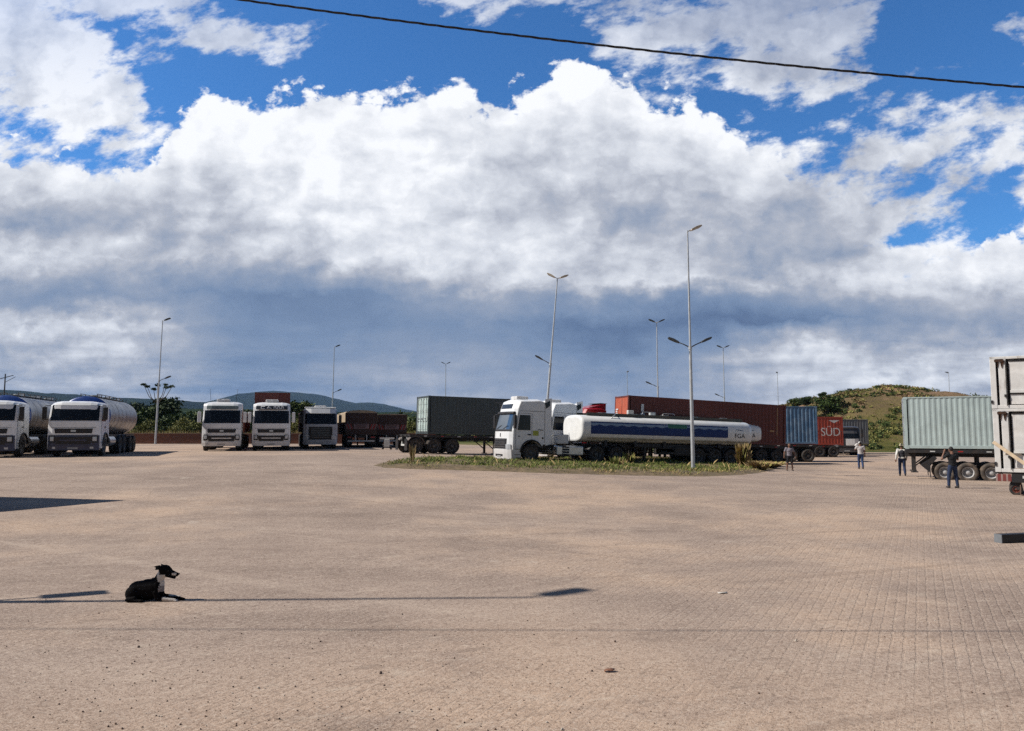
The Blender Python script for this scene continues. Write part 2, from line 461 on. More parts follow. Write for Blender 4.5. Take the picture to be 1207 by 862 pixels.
def thing(name, label, cat, loc=(0,0,0), rot=(0,0,0), group=None):
    o = bpy.data.objects.new(name, None); o.empty_display_size = 0.3
    COL.objects.link(o); o.location = loc; o.rotation_euler = rot
    o['label'] = label; o['category'] = cat
    if group: o['group'] = group
    return o
def tag(o, label, cat, group=None):
    o['label'] = label; o['category'] = cat
    if group: o['group'] = group
    return o
def struct(o):
    o['kind'] = 'structure'; return o
def stuff(o, label=None):
    o['kind'] = 'stuff'
    if label: o['label'] = label
    return o
def copy_tree(o, parent=None):
    c = o.copy(); COL.objects.link(c); c.parent = parent
    for ch in list(o.children): copy_tree(ch, c)
    return c
def dup(o, loc, rot, label, scale=None):
    c = copy_tree(o); c.location = loc; c.rotation_euler = rot; c['label'] = label
    if scale: c.scale = (scale,)*3
    return c
def text_mesh(name, txt, size, mat, parent, M, thick=0.004, sx=1.0):
    cu = bpy.data.curves.new(name, 'FONT'); cu.body = txt; cu.size = size; cu.extrude = thick
    cu.align_x = 'CENTER'; cu.align_y = 'CENTER'
    t = bpy.data.objects.new(name, cu); COL.objects.link(t)
    dg = bpy.context.evaluated_depsgraph_get()
    me = bpy.data.meshes.new_from_object(t.evaluated_get(dg))
    bpy.data.objects.remove(t); bpy.data.curves.remove(cu)
    me.transform(Matrix.Diagonal((sx, 1, 1, 1))); me.transform(M)
    me.materials.clear(); me.materials.append(mat)
    o = bpy.data.objects.new(name, me); COL.objects.link(o); o.parent = parent
    return o

# ------------------------------------------------------------------ ground shape
def S(t):
    t = max(0.0, min(1.0, t)); return t*t*(3-2*t)
def gz_(x, y):
    r = 1.05 * S((y-12)/28) * (1 - S((x+16)/38))
    r += 0.35 * math.exp(-((x-7)/6.0)**2) * S((y-45)/6) * (1 - S((y-62)/10))
    return r
def gnd(px, py):
    d = ray(px, py); t = 3.0
    while t < 400:
        p = d*t + Vector((0, 0, H))
        if p.z <= gz_(p.x, p.y): return Vector((p.x, p.y, gz_(p.x, p.y)))
        t += 0.02
    return None
def place(x, y, d, L, dz=0.0):
    """location and rotation for a vehicle whose front is at (x,y) and which runs L metres along d"""
    d = Vector((d[0], d[1])).normalized()
    z0 = gz_(x, y); z1 = gz_(x + d.x*L, y + d.y*L)
    return (x, y, z0 + dz), (atan2(z1-z0, L), 0, atan2(-d.x, d.y))

def grid_mesh(name, xs, ys, zf, mat):
    nx, ny = len(xs), len(ys)
    v = [(x, y, zf(x, y)) for y in ys for x in xs]
    f = [(j*nx+i, j*nx+i+1, (j+1)*nx+i+1, (j+1)*nx+i) for j in range(ny-1) for i in range(nx-1)]
    me = bpy.data.meshes.new(name); me.from_pydata(v, [], f); me.materials.append(mat)
    me.polygons.foreach_set('use_smooth', [True]*len(f)); me.update()
    o = bpy.data.objects.new(name, me); COL.objects.link(o)
    return o

# ground material (earth and dry grass field) and paving material
def mat_field():
    m, T, bs = bare('field of grass and red earth')
    o = T.n('ShaderNodeTexCoord').outputs['Object']
    a = T.noise(o, 0.02, 6, 0.6); b = T.noise(o, 0.25, 6, 0.6)
    c = T.ramp(T.m('MULTIPLY_ADD', b, 0.4, T.m('MULTIPLY', a, 0.6)), [(0.36, (0.035, 0.055, 0.015)), (0.48, (0.09, 0.10, 0.03)), (0.56, (0.17, 0.15, 0.06)), (0.66, (0.26, 0.15, 0.09))])
    T.put(bs.inputs['Base Color'], c); bs.inputs['Roughness'].default_value = 0.95
    bs.inputs['Specular IOR Level'].default_value = 0.1
    return m
def mat_paving():
    m, T, bs = bare('dusty interlocking concrete pavers')
    o = T.n('ShaderNodeTexCoord').outputs['Object']
    x, y, z = T.sep(o)[:3]
    # wobble so the paver rows are not ruler-straight
    wv = T.vm('MULTIPLY', T.vm('SUBTRACT', T.noise(o, 5.0, 3, 0.5, col=True), (0.5, 0.5, 0.5)), (0.05, 0.05, 0))
    ov = T.vm('ADD', o, wv)
    mp = T.n('ShaderNodeMapping'); T.put(mp.inputs[0], ov); mp.inputs['Rotation'].default_value = (0, 0, radians(-62))
    br = T.n('ShaderNodeTexBrick'); T.put(br.inputs['Vector'], mp.outputs[0])
    br.inputs['Scale'].default_value = 1.0; br.inputs['Mortar Size'].default_value = 0.016
    br.inputs['Brick Width'].default_value = 0.24; br.inputs['Row Height'].default_value = 0.125
    br.inputs['Mortar Smooth'].default_value = 0.4
    br.inputs['Color1'].default_value = (0, 0, 0, 1); br.inputs['Color2'].default_value = (1, 1, 1, 1)
    br.inputs['Mortar'].default_value = (0.5, 0.5, 0.5, 1)
    mort = br.outputs['Fac']; brick = T.sep(br.outputs['Color'])[0]
    big = T.noise(o, 0.055, 5, 0.55)
    mid = T.noise(o, 0.35, 6, 0.62)
    # long faint wheel-swept streaks running across the yard
    strk = T.noise(T.xyz(T.m('MULTIPLY', x, 0.09), T.m('MULTIPLY_ADD', y, 0.9, T.m('MULTIPLY', x, 0.1))), 1.0, 6, 0.6)
    fine = T.noise(o, 9.0, 7, 0.72)
    grit = T.noise(o, 75.0, 3, 0.7)
    c = T.ramp(T.m('MULTIPLY_ADD', mid, 0.55, T.m('MULTIPLY', strk, 0.45)),
               [(0.34, (0.225, 0.166, 0.134)), (0.47, (0.326, 0.246, 0.199)), (0.60, (0.402, 0.310, 0.250)), (0.72, (0.50, 0.405, 0.325))])
    # ochre sand drifts in the foreground centre-left, pinkish grey elsewhere
    near = T.ss(T.m('MULTIPLY_ADD', T.m('ABSOLUTE', T.m('SUBTRACT', x, 0.3)), 0.8, y), 5.5, 13.0, 1.0, 0.0)
    sand = T.m('MAXIMUM', T.ss(T.m('MULTIPLY_ADD', mid, 0.5, big), 0.70, 0.90), T.m('MULTIPLY', near, T.ss(mid, 0.30, 0.52)))
    c = T.mixc(T.m('MULTIPLY', sand, 0.75), c, (0.57, 0.405, 0.285, 1))
    pale = T.m('MULTIPLY', T.ss(T.noise(o, 1.1, 6, 0.65), 0.60, 0.72), T.ss(T.noise(o, 0.12, 3, 0.5), 0.45, 0.6))
    c = T.mixc(T.m('MULTIPLY', pale, 0.55), c, (0.56, 0.48, 0.40, 1))
    cov = T.ss(T.noise(o, 0.16, 5, 0.6), 0.40, 0.62)          # how much dust hides the joints
    right = T.ss(T.m('MULTIPLY_ADD', y, -0.10, x), 0.5, 6.0)
    show = T.m('MULTIPLY_ADD', right, 0.55, T.m('MULTIPLY', T.m('SUBTRACT', 1.0, cov), 0.9))
    # joints hold pale sand on the right, dark gaps on the left
    jc = T.mixc(T.m('MULTIPLY', T.m('SUBTRACT', 1.0, right), 0.85), (0.42, 0.33, 0.26, 1), (0.11, 0.08, 0.06, 1))
    jn = T.ss(T.noise(o, 2.6, 4, 0.6), 0.45, 0.6)
    jm = T.m('MULTIPLY', T.m('MULTIPLY', mort, T.mixf(right, jn, T.ss(T.noise(o, 1.7, 5, 0.65), 0.42, 0.62))), T.m('MULTIPLY', show, 0.30))
    c = T.mixc(T.m('MULTIPLY', show, T.m('MULTIPLY', T.m('SUBTRACT', brick, 0.5), 0.26)), c, (0.16, 0.105, 0.085, 1))
    c = T.mixc(jm, c, jc)
    c = T.mixc(T.ss(fine, 0.50, 0.70, 0.0, 0.55), c, (0.17, 0.12, 0.09, 1))
    c = T.mixc(T.ss(fine, 0.47, 0.28, 0.0, 0.50), c, (0.50, 0.41, 0.33, 1))
    c = T.mixc(T.ss(grit, 0.52, 0.66, 0.0, 0.85), c, (0.13, 0.09, 0.07, 1))
    c = T.mixc(T.ss(grit, 0.47, 0.33, 0.0, 0.80), c, (0.55, 0.46, 0.38, 1))
    # worn tyre paths sweeping across the yard, two headings
    for ang, k0 in ((0.35, 0.0), (-0.55, 31.0)):
        ca, sa = cos(ang), sin(ang)
        al = T.m('MULTIPLY_ADD', x, ca, T.m('MULTIPLY', y, sa)); ac = T.m('MULTIPLY_ADD', x, -sa, T.m('MULTIPLY', y, ca))
        tn = T.noise(T.xyz(T.m('MULTIPLY_ADD', al, 0.035, k0), T.m('MULTIPLY', ac, 1.5)), 1.0, 4, 0.55)
        c = T.mixc(T.ss(tn, 0.60, 0.68, 0.0, 0.28), c, (0.20, 0.145, 0.115, 1))
        c = T.mixc(T.ss(tn, 0.40, 0.32, 0.0, 0.28), c, (0.50, 0.40, 0.32, 1))
    # hand sized crumbs of dirt and pale scuffs
    cr = T.noise(o, 22.0, 4, 0.65)
    c = T.mixc(T.ss(cr, 0.54, 0.66, 0.0, 0.62), c, (0.17, 0.12, 0.09, 1))
    c = T.mixc(T.ss(cr, 0.45, 0.33, 0.0, 0.60), c, (0.54, 0.45, 0.37, 1))
    # scattered crumbs stretched across the view of a walker: trodden clods and drag marks
    dm = T.noise(T.xyz(T.m('MULTIPLY', x, 1.6), T.m('MULTIPLY_ADD', y, 3.6, T.m('MULTIPLY', x, -1.1))), 1.0, 7, 0.7)
    c = T.mixc(T.ss(dm, 0.55, 0.68, 0.0, 0.42), c, (0.17, 0.125, 0.10, 1))
    c = T.mixc(T.ss(dm, 0.44, 0.33, 0.0, 0.36), c, (0.54, 0.45, 0.36, 1))
    # oil and tyre stains
    st = T.ss(T.noise(o, 0.5, 4, 0.5, dist=0.6), 0.64, 0.76, 0.0, 0.22)
    c = T.mixc(st, c, (0.12, 0.09, 0.08, 1))
    T.put(bs.inputs['Base Color'], c)
    bs.inputs['Roughness'].default_value = 0.93; bs.inputs['Specular IOR Level'].default_value = 0.15
    hgt = T.m('ADD', T.m('MULTIPLY', fine, 0.5), T.m('MULTIPLY', grit, 0.25))
    hgt = T.m('SUBTRACT', hgt, T.m('MULTIPLY', T.m('MULTIPLY', mort, show), 0.20))
    b = T.n('ShaderNodeBump', ins={'Strength': 0.9, 'Distance': 0.018}); T.put(b.inputs['Height'], hgt)
    T.put(bs.inputs['Normal'], b.outputs[0])
    return m
xs = [-6000,-3000,-1500,-700,-300,-150,-100,-75] + list(range(-60, 61, 2)) + [75,100,150,300,700,1500,3000,6000]
ys = [-60,-30,-10] + list(range(0, 101, 2)) + [120,150,200,300,500,800,1500,3000,4500,6200]
def zfield(x, y):
    return gz_(x, y) - 0.05 * (1 if (-72 < x < 80 and y < 88) else 0)
struct(grid_mesh('ground', xs, ys, zfield, mat_field()))
PAVING = mat_paving()
pxs = [-70] + list(range(-60, 61, 2)) + [66, 72, 78]
pys = [-20,-10,-4] + list(range(0, 87, 2))
struct(grid_mesh('paving', pxs, pys, lambda x, y: gz_(x, y) + 0.004, PAVING))

# ------------------------------------------------------------------ hills
def mat_hill(name, stops, scale, far=False):
    m, T, bs = bare(name)
    o = T.n('ShaderNodeTexCoord').outputs['Object']
    a = T.noise(o, scale, 8, 0.65)
    T.put(bs.inputs['Base Color'], T.ramp(a, stops))
    bs.inputs['Roughness'].default_value = 1.0; bs.inputs['Specular IOR Level'].default_value = 0.0
    b = T.n('ShaderNodeBump', ins={'Strength': 0.8, 'Distance': 0.25/scale}); T.put(b.inputs['Height'], T.noise(o, scale*2, 6, 0.65))
    T.put(bs.inputs['Normal'], b.outputs[0])
    return m
def ridge(name, prof, Y, depth, mat, nz=0.03, seed=0, step=6, rows=26, fs=0.02):
    """hill mesh: crest follows (px,py) at distance Y, rises from the plain over depth metres"""
    px0, px1 = prof[0][0], prof[-1][0]
    pxs_ = np.arange(px0, px1 + 0.1, step)
    crest = np.interp(pxs_, [p[0] for p in prof], [p[1] for p in prof])
    v = []; f = []
    nx = len(pxs_)
    for j in range(rows):
        t = j / (rows-1)
        k = sin(min(1.0, t*1.35) * pi/2) if t < 0.741 else cos((t-0.741)/0.259*pi/2)
        y = Y - depth*0.741 + depth*t
        for i, (px, cy) in enumerate(zip(pxs_, crest)):
            c = at(px, cy, Y)
            hh = max(0.0, c.z)
            x = c.x
            n = mnoise.fractal(Vector((x*fs, y*fs, seed)), 0.9, 2.1, 6)
            e = S(i/4.0) * S((nx-1-i)/4.0)
            v.append((x, y, hh * k * e * (1 + nz * n * 2) - (1 if k*e < 0.01 else 0)))
    for j in range(rows-1):
        for i in range(nx-1):
            f.append((j*nx+i, j*nx+i+1, (j+1)*nx+i+1, (j+1)*nx+i))
    me = bpy.data.meshes.new(name); me.from_pydata(v, [], f); me.materials.append(mat)
    me.polygons.foreach_set('use_smooth', [True]*len(f)); me.update()
    o = bpy.data.objects.new(name, me); COL.objects.link(o)
    return struct(o)
FOREST = mat_hill('far forest', [(0.35, (0.006, 0.012, 0.008)), (0.55, (0.012, 0.022, 0.012)), (0.7, (0.03, 0.04, 0.02))], 0.004)
MIDF = mat_hill('wooded rise', [(0.35, (0.010, 0.020, 0.010)), (0.5, (0.020, 0.034, 0.014)), (0.62, (0.045, 0.055, 0.022)), (0.75, (0.11, 0.10, 0.05))], 0.018)
ridge('hill', [(150,506),(225,492),(262,483),(285,476),(305,468),(322,463),(335,462),(352,463.5),(380,466),(400,471),(425,476.5),(440,475.5),(455,477),(480,483),(520,490),(580,496),(700,503),(760,507)],
      5200, 2400, FOREST, 0.012, 1.0, step=5)
ridge('hill', [(-700,480),(-300,466),(-60,464),(0,463),(30,461),(70,466),(95,465.5),(130,471),(160,470),(200,472),(240,474.5),(270,478),(300,486),(350,498),(380,507)],
      3000, 1500, FOREST, 0.015, 4.0, step=5)
ridge('hill', [(-500,484),(-200,480),(0,480),(80,478),(160,479),(240,483),(330,485),(400,487),(500,488),(620,490),(720,494),(800,500),(900,505),(960,508)],
      1100, 700, MIDF, 0.04, 9.0, step=5, fs=0.01)

# near earth hill on the right with scrub
def mat_scrubhill():
    m, T, bs = bare('red earth hill with scrub')
    g = T.n('ShaderNodeNewGeometry')
    o = T.n('ShaderNodeTexCoord').outputs['Object']
    z = T.sep(o)[2]
    a = T.noise(o, 0.09, 6, 0.62); b = T.noise(o, 0.8, 8, 0.75)
    v = T.m('ADD', T.m('MULTIPLY', a, 0.5), T.m('MULTIPLY', b, 0.5))
    v = T.m('MULTIPLY_ADD', T.ss(z, 1.5, 9.0), 0.11, v)
    xx, yy_, _z = T.sep(o)[:3]
    # eroded pale track running down from the crest
    tr_ = T.m('ABSOLUTE', T.m('ADD', T.m('SUBTRACT', xx, 62.0), T.m('MULTIPLY', T.m('SUBTRACT', 130.0, yy_), 0.16)))
    tr_ = T.m('ADD', tr_, T.m('MULTIPLY', T.m('SUBTRACT', b, 0.5), 7.0))
    trk = T.m('MULTIPLY', T.ss(tr_, 0.6, 1.6, 1.0, 0.0), T.ss(z, 4.0, 8.0))
    c = T.ramp(v, [(0.34, (0.055, 0.065, 0.018)), (0.44, (0.12, 0.115, 0.035)), (0.52, (0.17, 0.135, 0.058)), (0.60, (0.165, 0.12, 0.065)), (0.70, (0.30, 0.19, 0.12))])
    c = T.mixc(T.m('MULTIPLY', trk, 0.8), c, (0.46, 0.28, 0.17, 1))
    T.put(bs.inputs['Base Color'], c); bs.inputs['Roughness'].default_value = 1.0; bs.inputs['Specular IOR Level'].default_value = 0.05
    bb = T.n('ShaderNodeBump', ins={'Strength': 1.0, 'Distance': 0.5}); T.put(bb.inputs['Height'], b)
    T.put(bs.inputs['Normal'], bb.outputs[0])
    return m
HY = 130.0
hp = [(820,508),(870,503),(905,492),(930,480),(945,474),(965,470),(985,467),(1000,463),(1020,460),(1040,458.5),(1055,459),(1070,461),(1085,465),(1105,472),(1130,481),(1180,495),(1250,505),(1330,508)]
def crest_at(x):
    px = 603.5 + x / HY * FP
    py = np.interp(px, [p[0] for p in hp], [p[1] for p in hp])
    return max(0.0, at(px, float(py), HY).z)
def zhill(x, y):
    # foot near y=88, crest at HY, falls behind
    if y < HY: k = sin(S((y-90)/(HY-90)) ** 0.9 * pi/2)
    else: k = max(0.0, 1 - ((y-HY)/70.0)**2)
    # keep the silhouette where it is: crest height follows the profile scaled with distance
    h = crest_at(x * (1.0 if y > HY else 1.0))
    n = mnoise.fractal(Vector((x*0.07, y*0.07, 3.1)), 0.8, 2.1, 6)
    gul = abs(mnoise.noise(Vector((x*0.11, y*0.03, 8.8))))
    return h*k*(1 + 0.05*n) + (n*0.9 - gul*0.9) * k * min(1.0, h/4) - (0.3 if k <= 0 or h < 0.05 else 0)
hx = list(np.arange(34, 108, 1.0)); hy = list(np.arange(88, 202, 1.5))
struct(grid_mesh('hill', hx, hy, zhill, mat_scrubhill()))

# ------------------------------------------------------------------ foliage
def mat_leaf(name, c0, c1, c2):
    m, T, bs = bare(name)
    o = T.n('ShaderNodeTexCoord').outputs['Object']
    oi = T.n('ShaderNodeObjectInfo').outputs['Random']
    a = T.noise(o, 1.1, 4, 0.6); b = T.noise(o, 14.0, 2, 0.5)
    v = T.m('ADD', T.m('MULTIPLY', a, 0.55), T.m('MULTIPLY', b, 0.45))
    v = T.m('MULTIPLY_ADD', T.m('SUBTRACT', oi, 0.5), 0.12, v)
    T.put(bs.inputs['Base Color'], T.ramp(v, [(0.36, c0), (0.5, c1), (0.66, c2)]))
    bs.inputs['Roughness'].default_value = 0.7; bs.inputs['Specular IOR Level'].default_value = 0.25
    return m
LEAF = mat_leaf('green leaves', (0.022, 0.045, 0.010), (0.055, 0.085, 0.02), (0.11, 0.13, 0.035))
LEAFD = mat_leaf('dark green leaves', (0.012, 0.028, 0.009), (0.028, 0.05, 0.014), (0.06, 0.08, 0.025))
LEAFY = mat_leaf('yellow green leaves', (0.06, 0.075, 0.015), (0.12, 0.13, 0.03), (0.22, 0.20, 0.06))
BARK = paint('bark', (0.12, 0.085, 0.06), 0.9, var=0.3, scale=8)
STRAW = paint('dry straw', (0.42, 0.30, 0.14), 0.9, var=0.25, scale=2)
STRAWD = paint('brown dry grass', (0.22, 0.15, 0.07), 0.9, var=0.25, scale=2)
GRASSG = paint('green grass', (0.14, 0.17, 0.035), 0.8, var=0.3, scale=1.2)
GRASSY = paint('yellow green grass', (0.30, 0.28, 0.085), 0.85, var=0.3, scale=1.2)

def leaves(blobs, n, size, rng, flat=0.0):
    """leaf clump faces spread through ellipsoids; returns verts, faces"""
    w = np.array([b[3]*b[4]*b[5] for b in blobs], float) ** 0.8; w /= w.sum()
    idx = rng.choice(len(blobs), n, p=w)
    B_ = np.array(blobs, float)[idx]
    d = rng.normal(size=(n, 3)); d /= np.linalg.norm(d, axis=1)[:, None]
    r = rng.random(n) ** 0.45
    r *= 0.82 + 0.36 * rng.random(n)
    c = B_[:, :3] + d * r[:, None] * B_[:, 3:6]
    a = rng.normal(size=(n, 3)); a /= np.linalg.norm(a, axis=1)[:, None]
    b = np.cross(a, rng.normal(size=(n, 3))); b /= np.linalg.norm(b, axis=1)[:, None]
    s = size * (0.5 + rng.random(n))[:, None]
    V = np.stack([c - a*s, c - b*s*0.55, c + a*s, c + b*s*0.55], 1).reshape(-1, 3)
    F = np.arange(n*4).reshape(-1, 4)
    return V, F
def mesh_np(name, V, F, mats, mi=None):
    me = bpy.data.meshes.new(name)
    k = F.shape[1]
    me.vertices.add(len(V)); me.vertices.foreach_set('co', np.asarray(V, np.float32).ravel())
    me.loops.add(F.size); me.loops.foreach_set('vertex_index', F.astype(np.int32).ravel())
    me.polygons.add(len(F)); me.polygons.foreach_set('loop_start', np.arange(0, F.size, k, dtype=np.int32))
    for q in (mats if isinstance(mats, (list, tuple)) else [mats]): me.materials.append(q)
    if mi is not None: me.polygons.foreach_set('material_index', mi.astype(np.int32))
    me.update(calc_edges=True); me.validate()
    return me
def obj_np(name, me, parent=None):
    o = bpy.data.objects.new(name, me); COL.objects.link(o)
    if parent is not None: o.parent = parent
    return o

def make_tree(seed, h, w, mat, kind='round', label='', name='tree', n=2600):
    rng = np.random.default_rng(seed)
    t = thing(name, label, 'tree')
    mb = MB(); blobs = []
    if kind == 'candelabra':                                    # bare stem, arms rising to flat pads
        mb.tube([(0,0,0),(0.1,0,h*0.35),(-0.05,0,h*0.72),(0,0,h*0.9)], [0.16,0.13,0.09,0.05], 7)
        for k in range(7):
            a = k * 2*pi/7 + 0.3; rr = w*(0.55+0.45*rng.random()); z0 = h*(0.62+0.1*rng.random()); z1 = h*(0.88+0.12*rng.random())
            mb.tube([(0,0,z0),(rr*0.6*cos(a), rr*0.6*sin(a), z0+(z1-z0)*0.4),(rr*cos(a), rr*sin(a), z1)], [0.06,0.05,0.03], 5)
            blobs.append((rr*cos(a), rr*sin(a), z1, w*0.22, w*0.22, h*0.022))
        V_, F_ = leaves(blobs, n//5, 0.13, rng)
    else:
        tr = h*(0.35 if kind == 'round' else 0.18)
        mb.tube([(0,0,-0.3),(0.05*h*rng.normal()*0.3,0,tr*0.6),(0,0.02*h,tr),(0,0,h*0.75)], [h*0.035,h*0.028,h*0.022,h*0.008], 7)
        nb = 9 if kind == 'round' else 12
        for k in range(nb):
            a = 2*pi*k/nb + rng.random(); rr = w*0.5*(0.25+0.75*rng.random()); z = tr + (h-tr)*(0.15+0.8*rng.random())
            rr *= (1 - 0.55*((z-tr)/(h-tr))**2)
            c = (rr*cos(a), rr*sin(a), z)
            mb.tube([(0,0,tr*0.8),(c[0]*0.5,c[1]*0.5,(tr+z)*0.5),c], [h*0.014,h*0.009,h*0.003], 5)
            s_ = w*(0.16+0.14*rng.random())
            blobs.append((c[0], c[1], c[2], s_, s_, s_*0.72*(h/w)**0.5))
        V_, F_ = leaves(blobs, n, 0.028*h+0.05, rng)
    mb.build('trunk', BARK, t)
    obj_np('crown', mesh_np('crown', V_, F_, mat), t)
    return t
# ------------------------------------------------------------------ trees (left bank and behind)
TG = 'trees behind the low brick wall'
protoA = make_tree(11, 6.0, 5.0, LEAFD, 'round', 'x')
protoB = make_tree(12, 4.5, 5.5, LEAF, 'bushy', 'x')
protoC = make_tree(13, 3.5, 4.5, LEAFY, 'bushy', 'x')
protoD = make_tree(14, 5.0, 4.0, LEAF, 'round', 'x')
protos = [protoA, protoB, protoC, protoD]
used = set()
def put_tree(k, px, top, Y, label, group=None, wide=1.0):
    """k: prototype; stands so that its top reaches photo row top at distance Y"""
    p = protos[k]
    h0 = [6.0, 4.5, 3.5, 5.0][k]
    g = gz_(at(px, 500, Y).x, Y)
    zt = at(px, top, Y).z
    s = max(0.2, (zt - g) / h0)
    if k in used: t = copy_tree(p)
    else: t = p; used.add(k)
    t.location = (at(px, 500, Y).x, Y, g); t.rotation_euler = (0, 0, random.uniform(0, 6.28)); t.scale = (s*wide, s*wide, s)
    t['label'] = label
    if group: t['group'] = group
    return t
cand = make_tree(21, 8.2, 2.0, LEAFD, 'candelabra', 'tall thin candelabra tree with flat tufts on bare arms, beside the left street lamp')
p_ = at(185, 500, 92); cand.location = (p_.x, 92, gz_(p_.x, 92)); cand.scale = (0.85,)*3
GB = 'dense green bushes along the bank behind the brick wall'
bush_rows = [
 (0,194,470,98,'dark round tree with the tallest leafy crown, right behind the left street lamp',1.1),
 (3,170,482,96,'mid green tree just left of the street lamp behind the wall',1.2),
 (1,158,490,90,'low green bush nearest the left tanker, above the end of the brick wall',1.0),
 (2,176,497,88,'small yellow green bush left of the lamp pole, low behind the wall',1.0),
 (1,206,489,89,'leafy bush right of the lamp pole behind the wall',1.1),
 (2,216,495,86,'small yellow green bush in the middle of the bank behind the wall',1.0),
 (1,226,487,93,'wide green bush halfway between the lamp and the white truck',1.2),
 (3,236,486,95,'rounded green tree close to the left mirror of the white truck',1.1),
 (2,232,499,85,'low yellow green shrub at the foot of the white truck, behind the wall',1.2),
 (0,150,484,100,'dark tree peeping out beyond the rear of the tanker',1.1),
 (1,140,492,94,'green bush half hidden by the steel tanker rear',1.0),
 (0,8,470,140,'dark treetop showing over the cab at the far left edge',1.3),
 (3,352,474,98,'bushy tree between the two white cabs with rust coloured load behind',1.2),
 (1,347,490,92,'low green bush in the gap beside the white visor truck',1.0),
 (2,351,497,84,'yellow green shrub low in the gap between the two middle cabs',1.0),
 (1,484,492,100,'green bush between the dark tippers and the container doors',1.3),
 (2,486,499,88,'yellowish shrub low beside the container doors',1.2),
 (0,163,476,160,'far dark tree on the rise left of the candelabra tree',1.2),
 (3,295,484,150,'green treetop between the two left white cabs',1.2),
]
for k, px, top, Y, lab, wd in bush_rows:
    put_tree(k, px, top, Y, lab, GB, wd)
# individually visible trees on the earth hill
hill_trees = [(1,975,467,112,6,'large dark green bush above the orange container'),
              (0,972,462.5,126,3,'flat topped tree on the skyline of the hill, left of its crest'),
              (0,952,468,120,4,'round dark bush at the left foot of the hill behind the blue container'),
              (1,941,470,122,4,'leftmost low bush of the hill, over the red and blue containers'),
              (3,1036,454.5,131,2,'small tree standing alone on the top of the hill'),
              (0,1013,461,128,2,'little bush on the skyline left of the hill top'),
              (0,985,464,127,2,'tiny bush on the skyline right of the flat topped tree'),
              (1,1100,462,126,3,'bush on the skyline over the mint container'),
              (1,1085,462,128,2,'low bush near the white marker on the skyline')]
for k, px, top, Y, hgt, lab in hill_trees:
    p = protos[k]; h0 = [6.0, 4.5, 3.5, 5.0][k]
    x = at(px, 480, Y).x; zt = at(px, top, Y).z; base = zhill(x, Y)
    s = max(hgt*0.5, zt - base) / h0
    t = copy_tree(p) if k in used else p; used.add(k)
    t.location = (x, Y, zt - s*h0); t.rotation_euler = (0, 0, random.uniform(0, 6)); t.scale = (s*1.35, s*1.35, s)
    t['label'] = lab; t['group'] = 'bushes and small trees on the earth hill'
for k in range(4):
    if k not in used: bpy.data.objects.remove(protos[k])
# scrub covering the hill: uncountable
def scrub():
    rng = np.random.default_rng(5)
    Vs, Fs, mi = [], [], []; off = 0
    for i in range(5200):
        x = rng.uniform(36, 104); y = rng.uniform(90, 138)
        h = zhill(x, y)
        if h < 0.15: continue
        dens = mnoise.noise(Vector((x*0.13, y*0.13, 1.0)))
        low_ = h < 3.5
        if dens + 0.35*rng.random() < (-0.20 if low_ else 0.10): continue
        r = rng.uniform(0.2, 0.7) * (1.3 if low_ else 0.9)
        V_, F_ = leaves([(x, y, h + r*0.25, r, r, r*0.6)], 34, 0.13, rng)
        Vs.append(V_); Fs.append(F_ + off); off += len(V_)
        mi.append(np.full(len(F_), rng.choice([0, 0, 1, 2, 2, 3] if h < 6 else [0, 0, 1, 2, 3, 4, 4])))
    # dry tussocks between
    me = mesh_np('scrub', np.concatenate(Vs), np.concatenate(Fs), [LEAF, LEAFD, LEAFY, GRASSY, STRAWD], np.concatenate(mi))
    stuff(obj_np('scrub', me), 'low green and yellowish scrub covering the red earth hill')
scrub()
def woods():
    """far woodland on the plain left of the hill: reads as one mass"""
    rng = np.random.default_rng(6)
    Vs, Fs, mi = [], [], []; off = 0
    for i in range(1300):
        y = rng.uniform(105, 330); px = rng.uniform(-60, 700)
        x = (px-603.5)/FP*y
        if mnoise.noise(Vector((x*0.02, y*0.02, 4.0))) < -0.12: continue
        g = gz_(x, y); r = rng.uniform(1.3, 3.0)
        V_, F_ = leaves([(x, y, g + r*0.7, r*1.2, r*1.2, r*0.75)], 60, 0.5, rng)
        Vs.append(V_); Fs.append(F_ + off); off += len(V_)
        mi.append(np.full(len(F_), rng.choice([0, 1, 1, 2])))
    me = mesh_np('woodland', np.concatenate(Vs), np.concatenate(Fs), [LEAF, LEAFD, LEAFY], np.concatenate(mi))
    stuff(obj_np('woodland', me), 'distant green woodland and thicket on the plain beyond the yard')
woods()

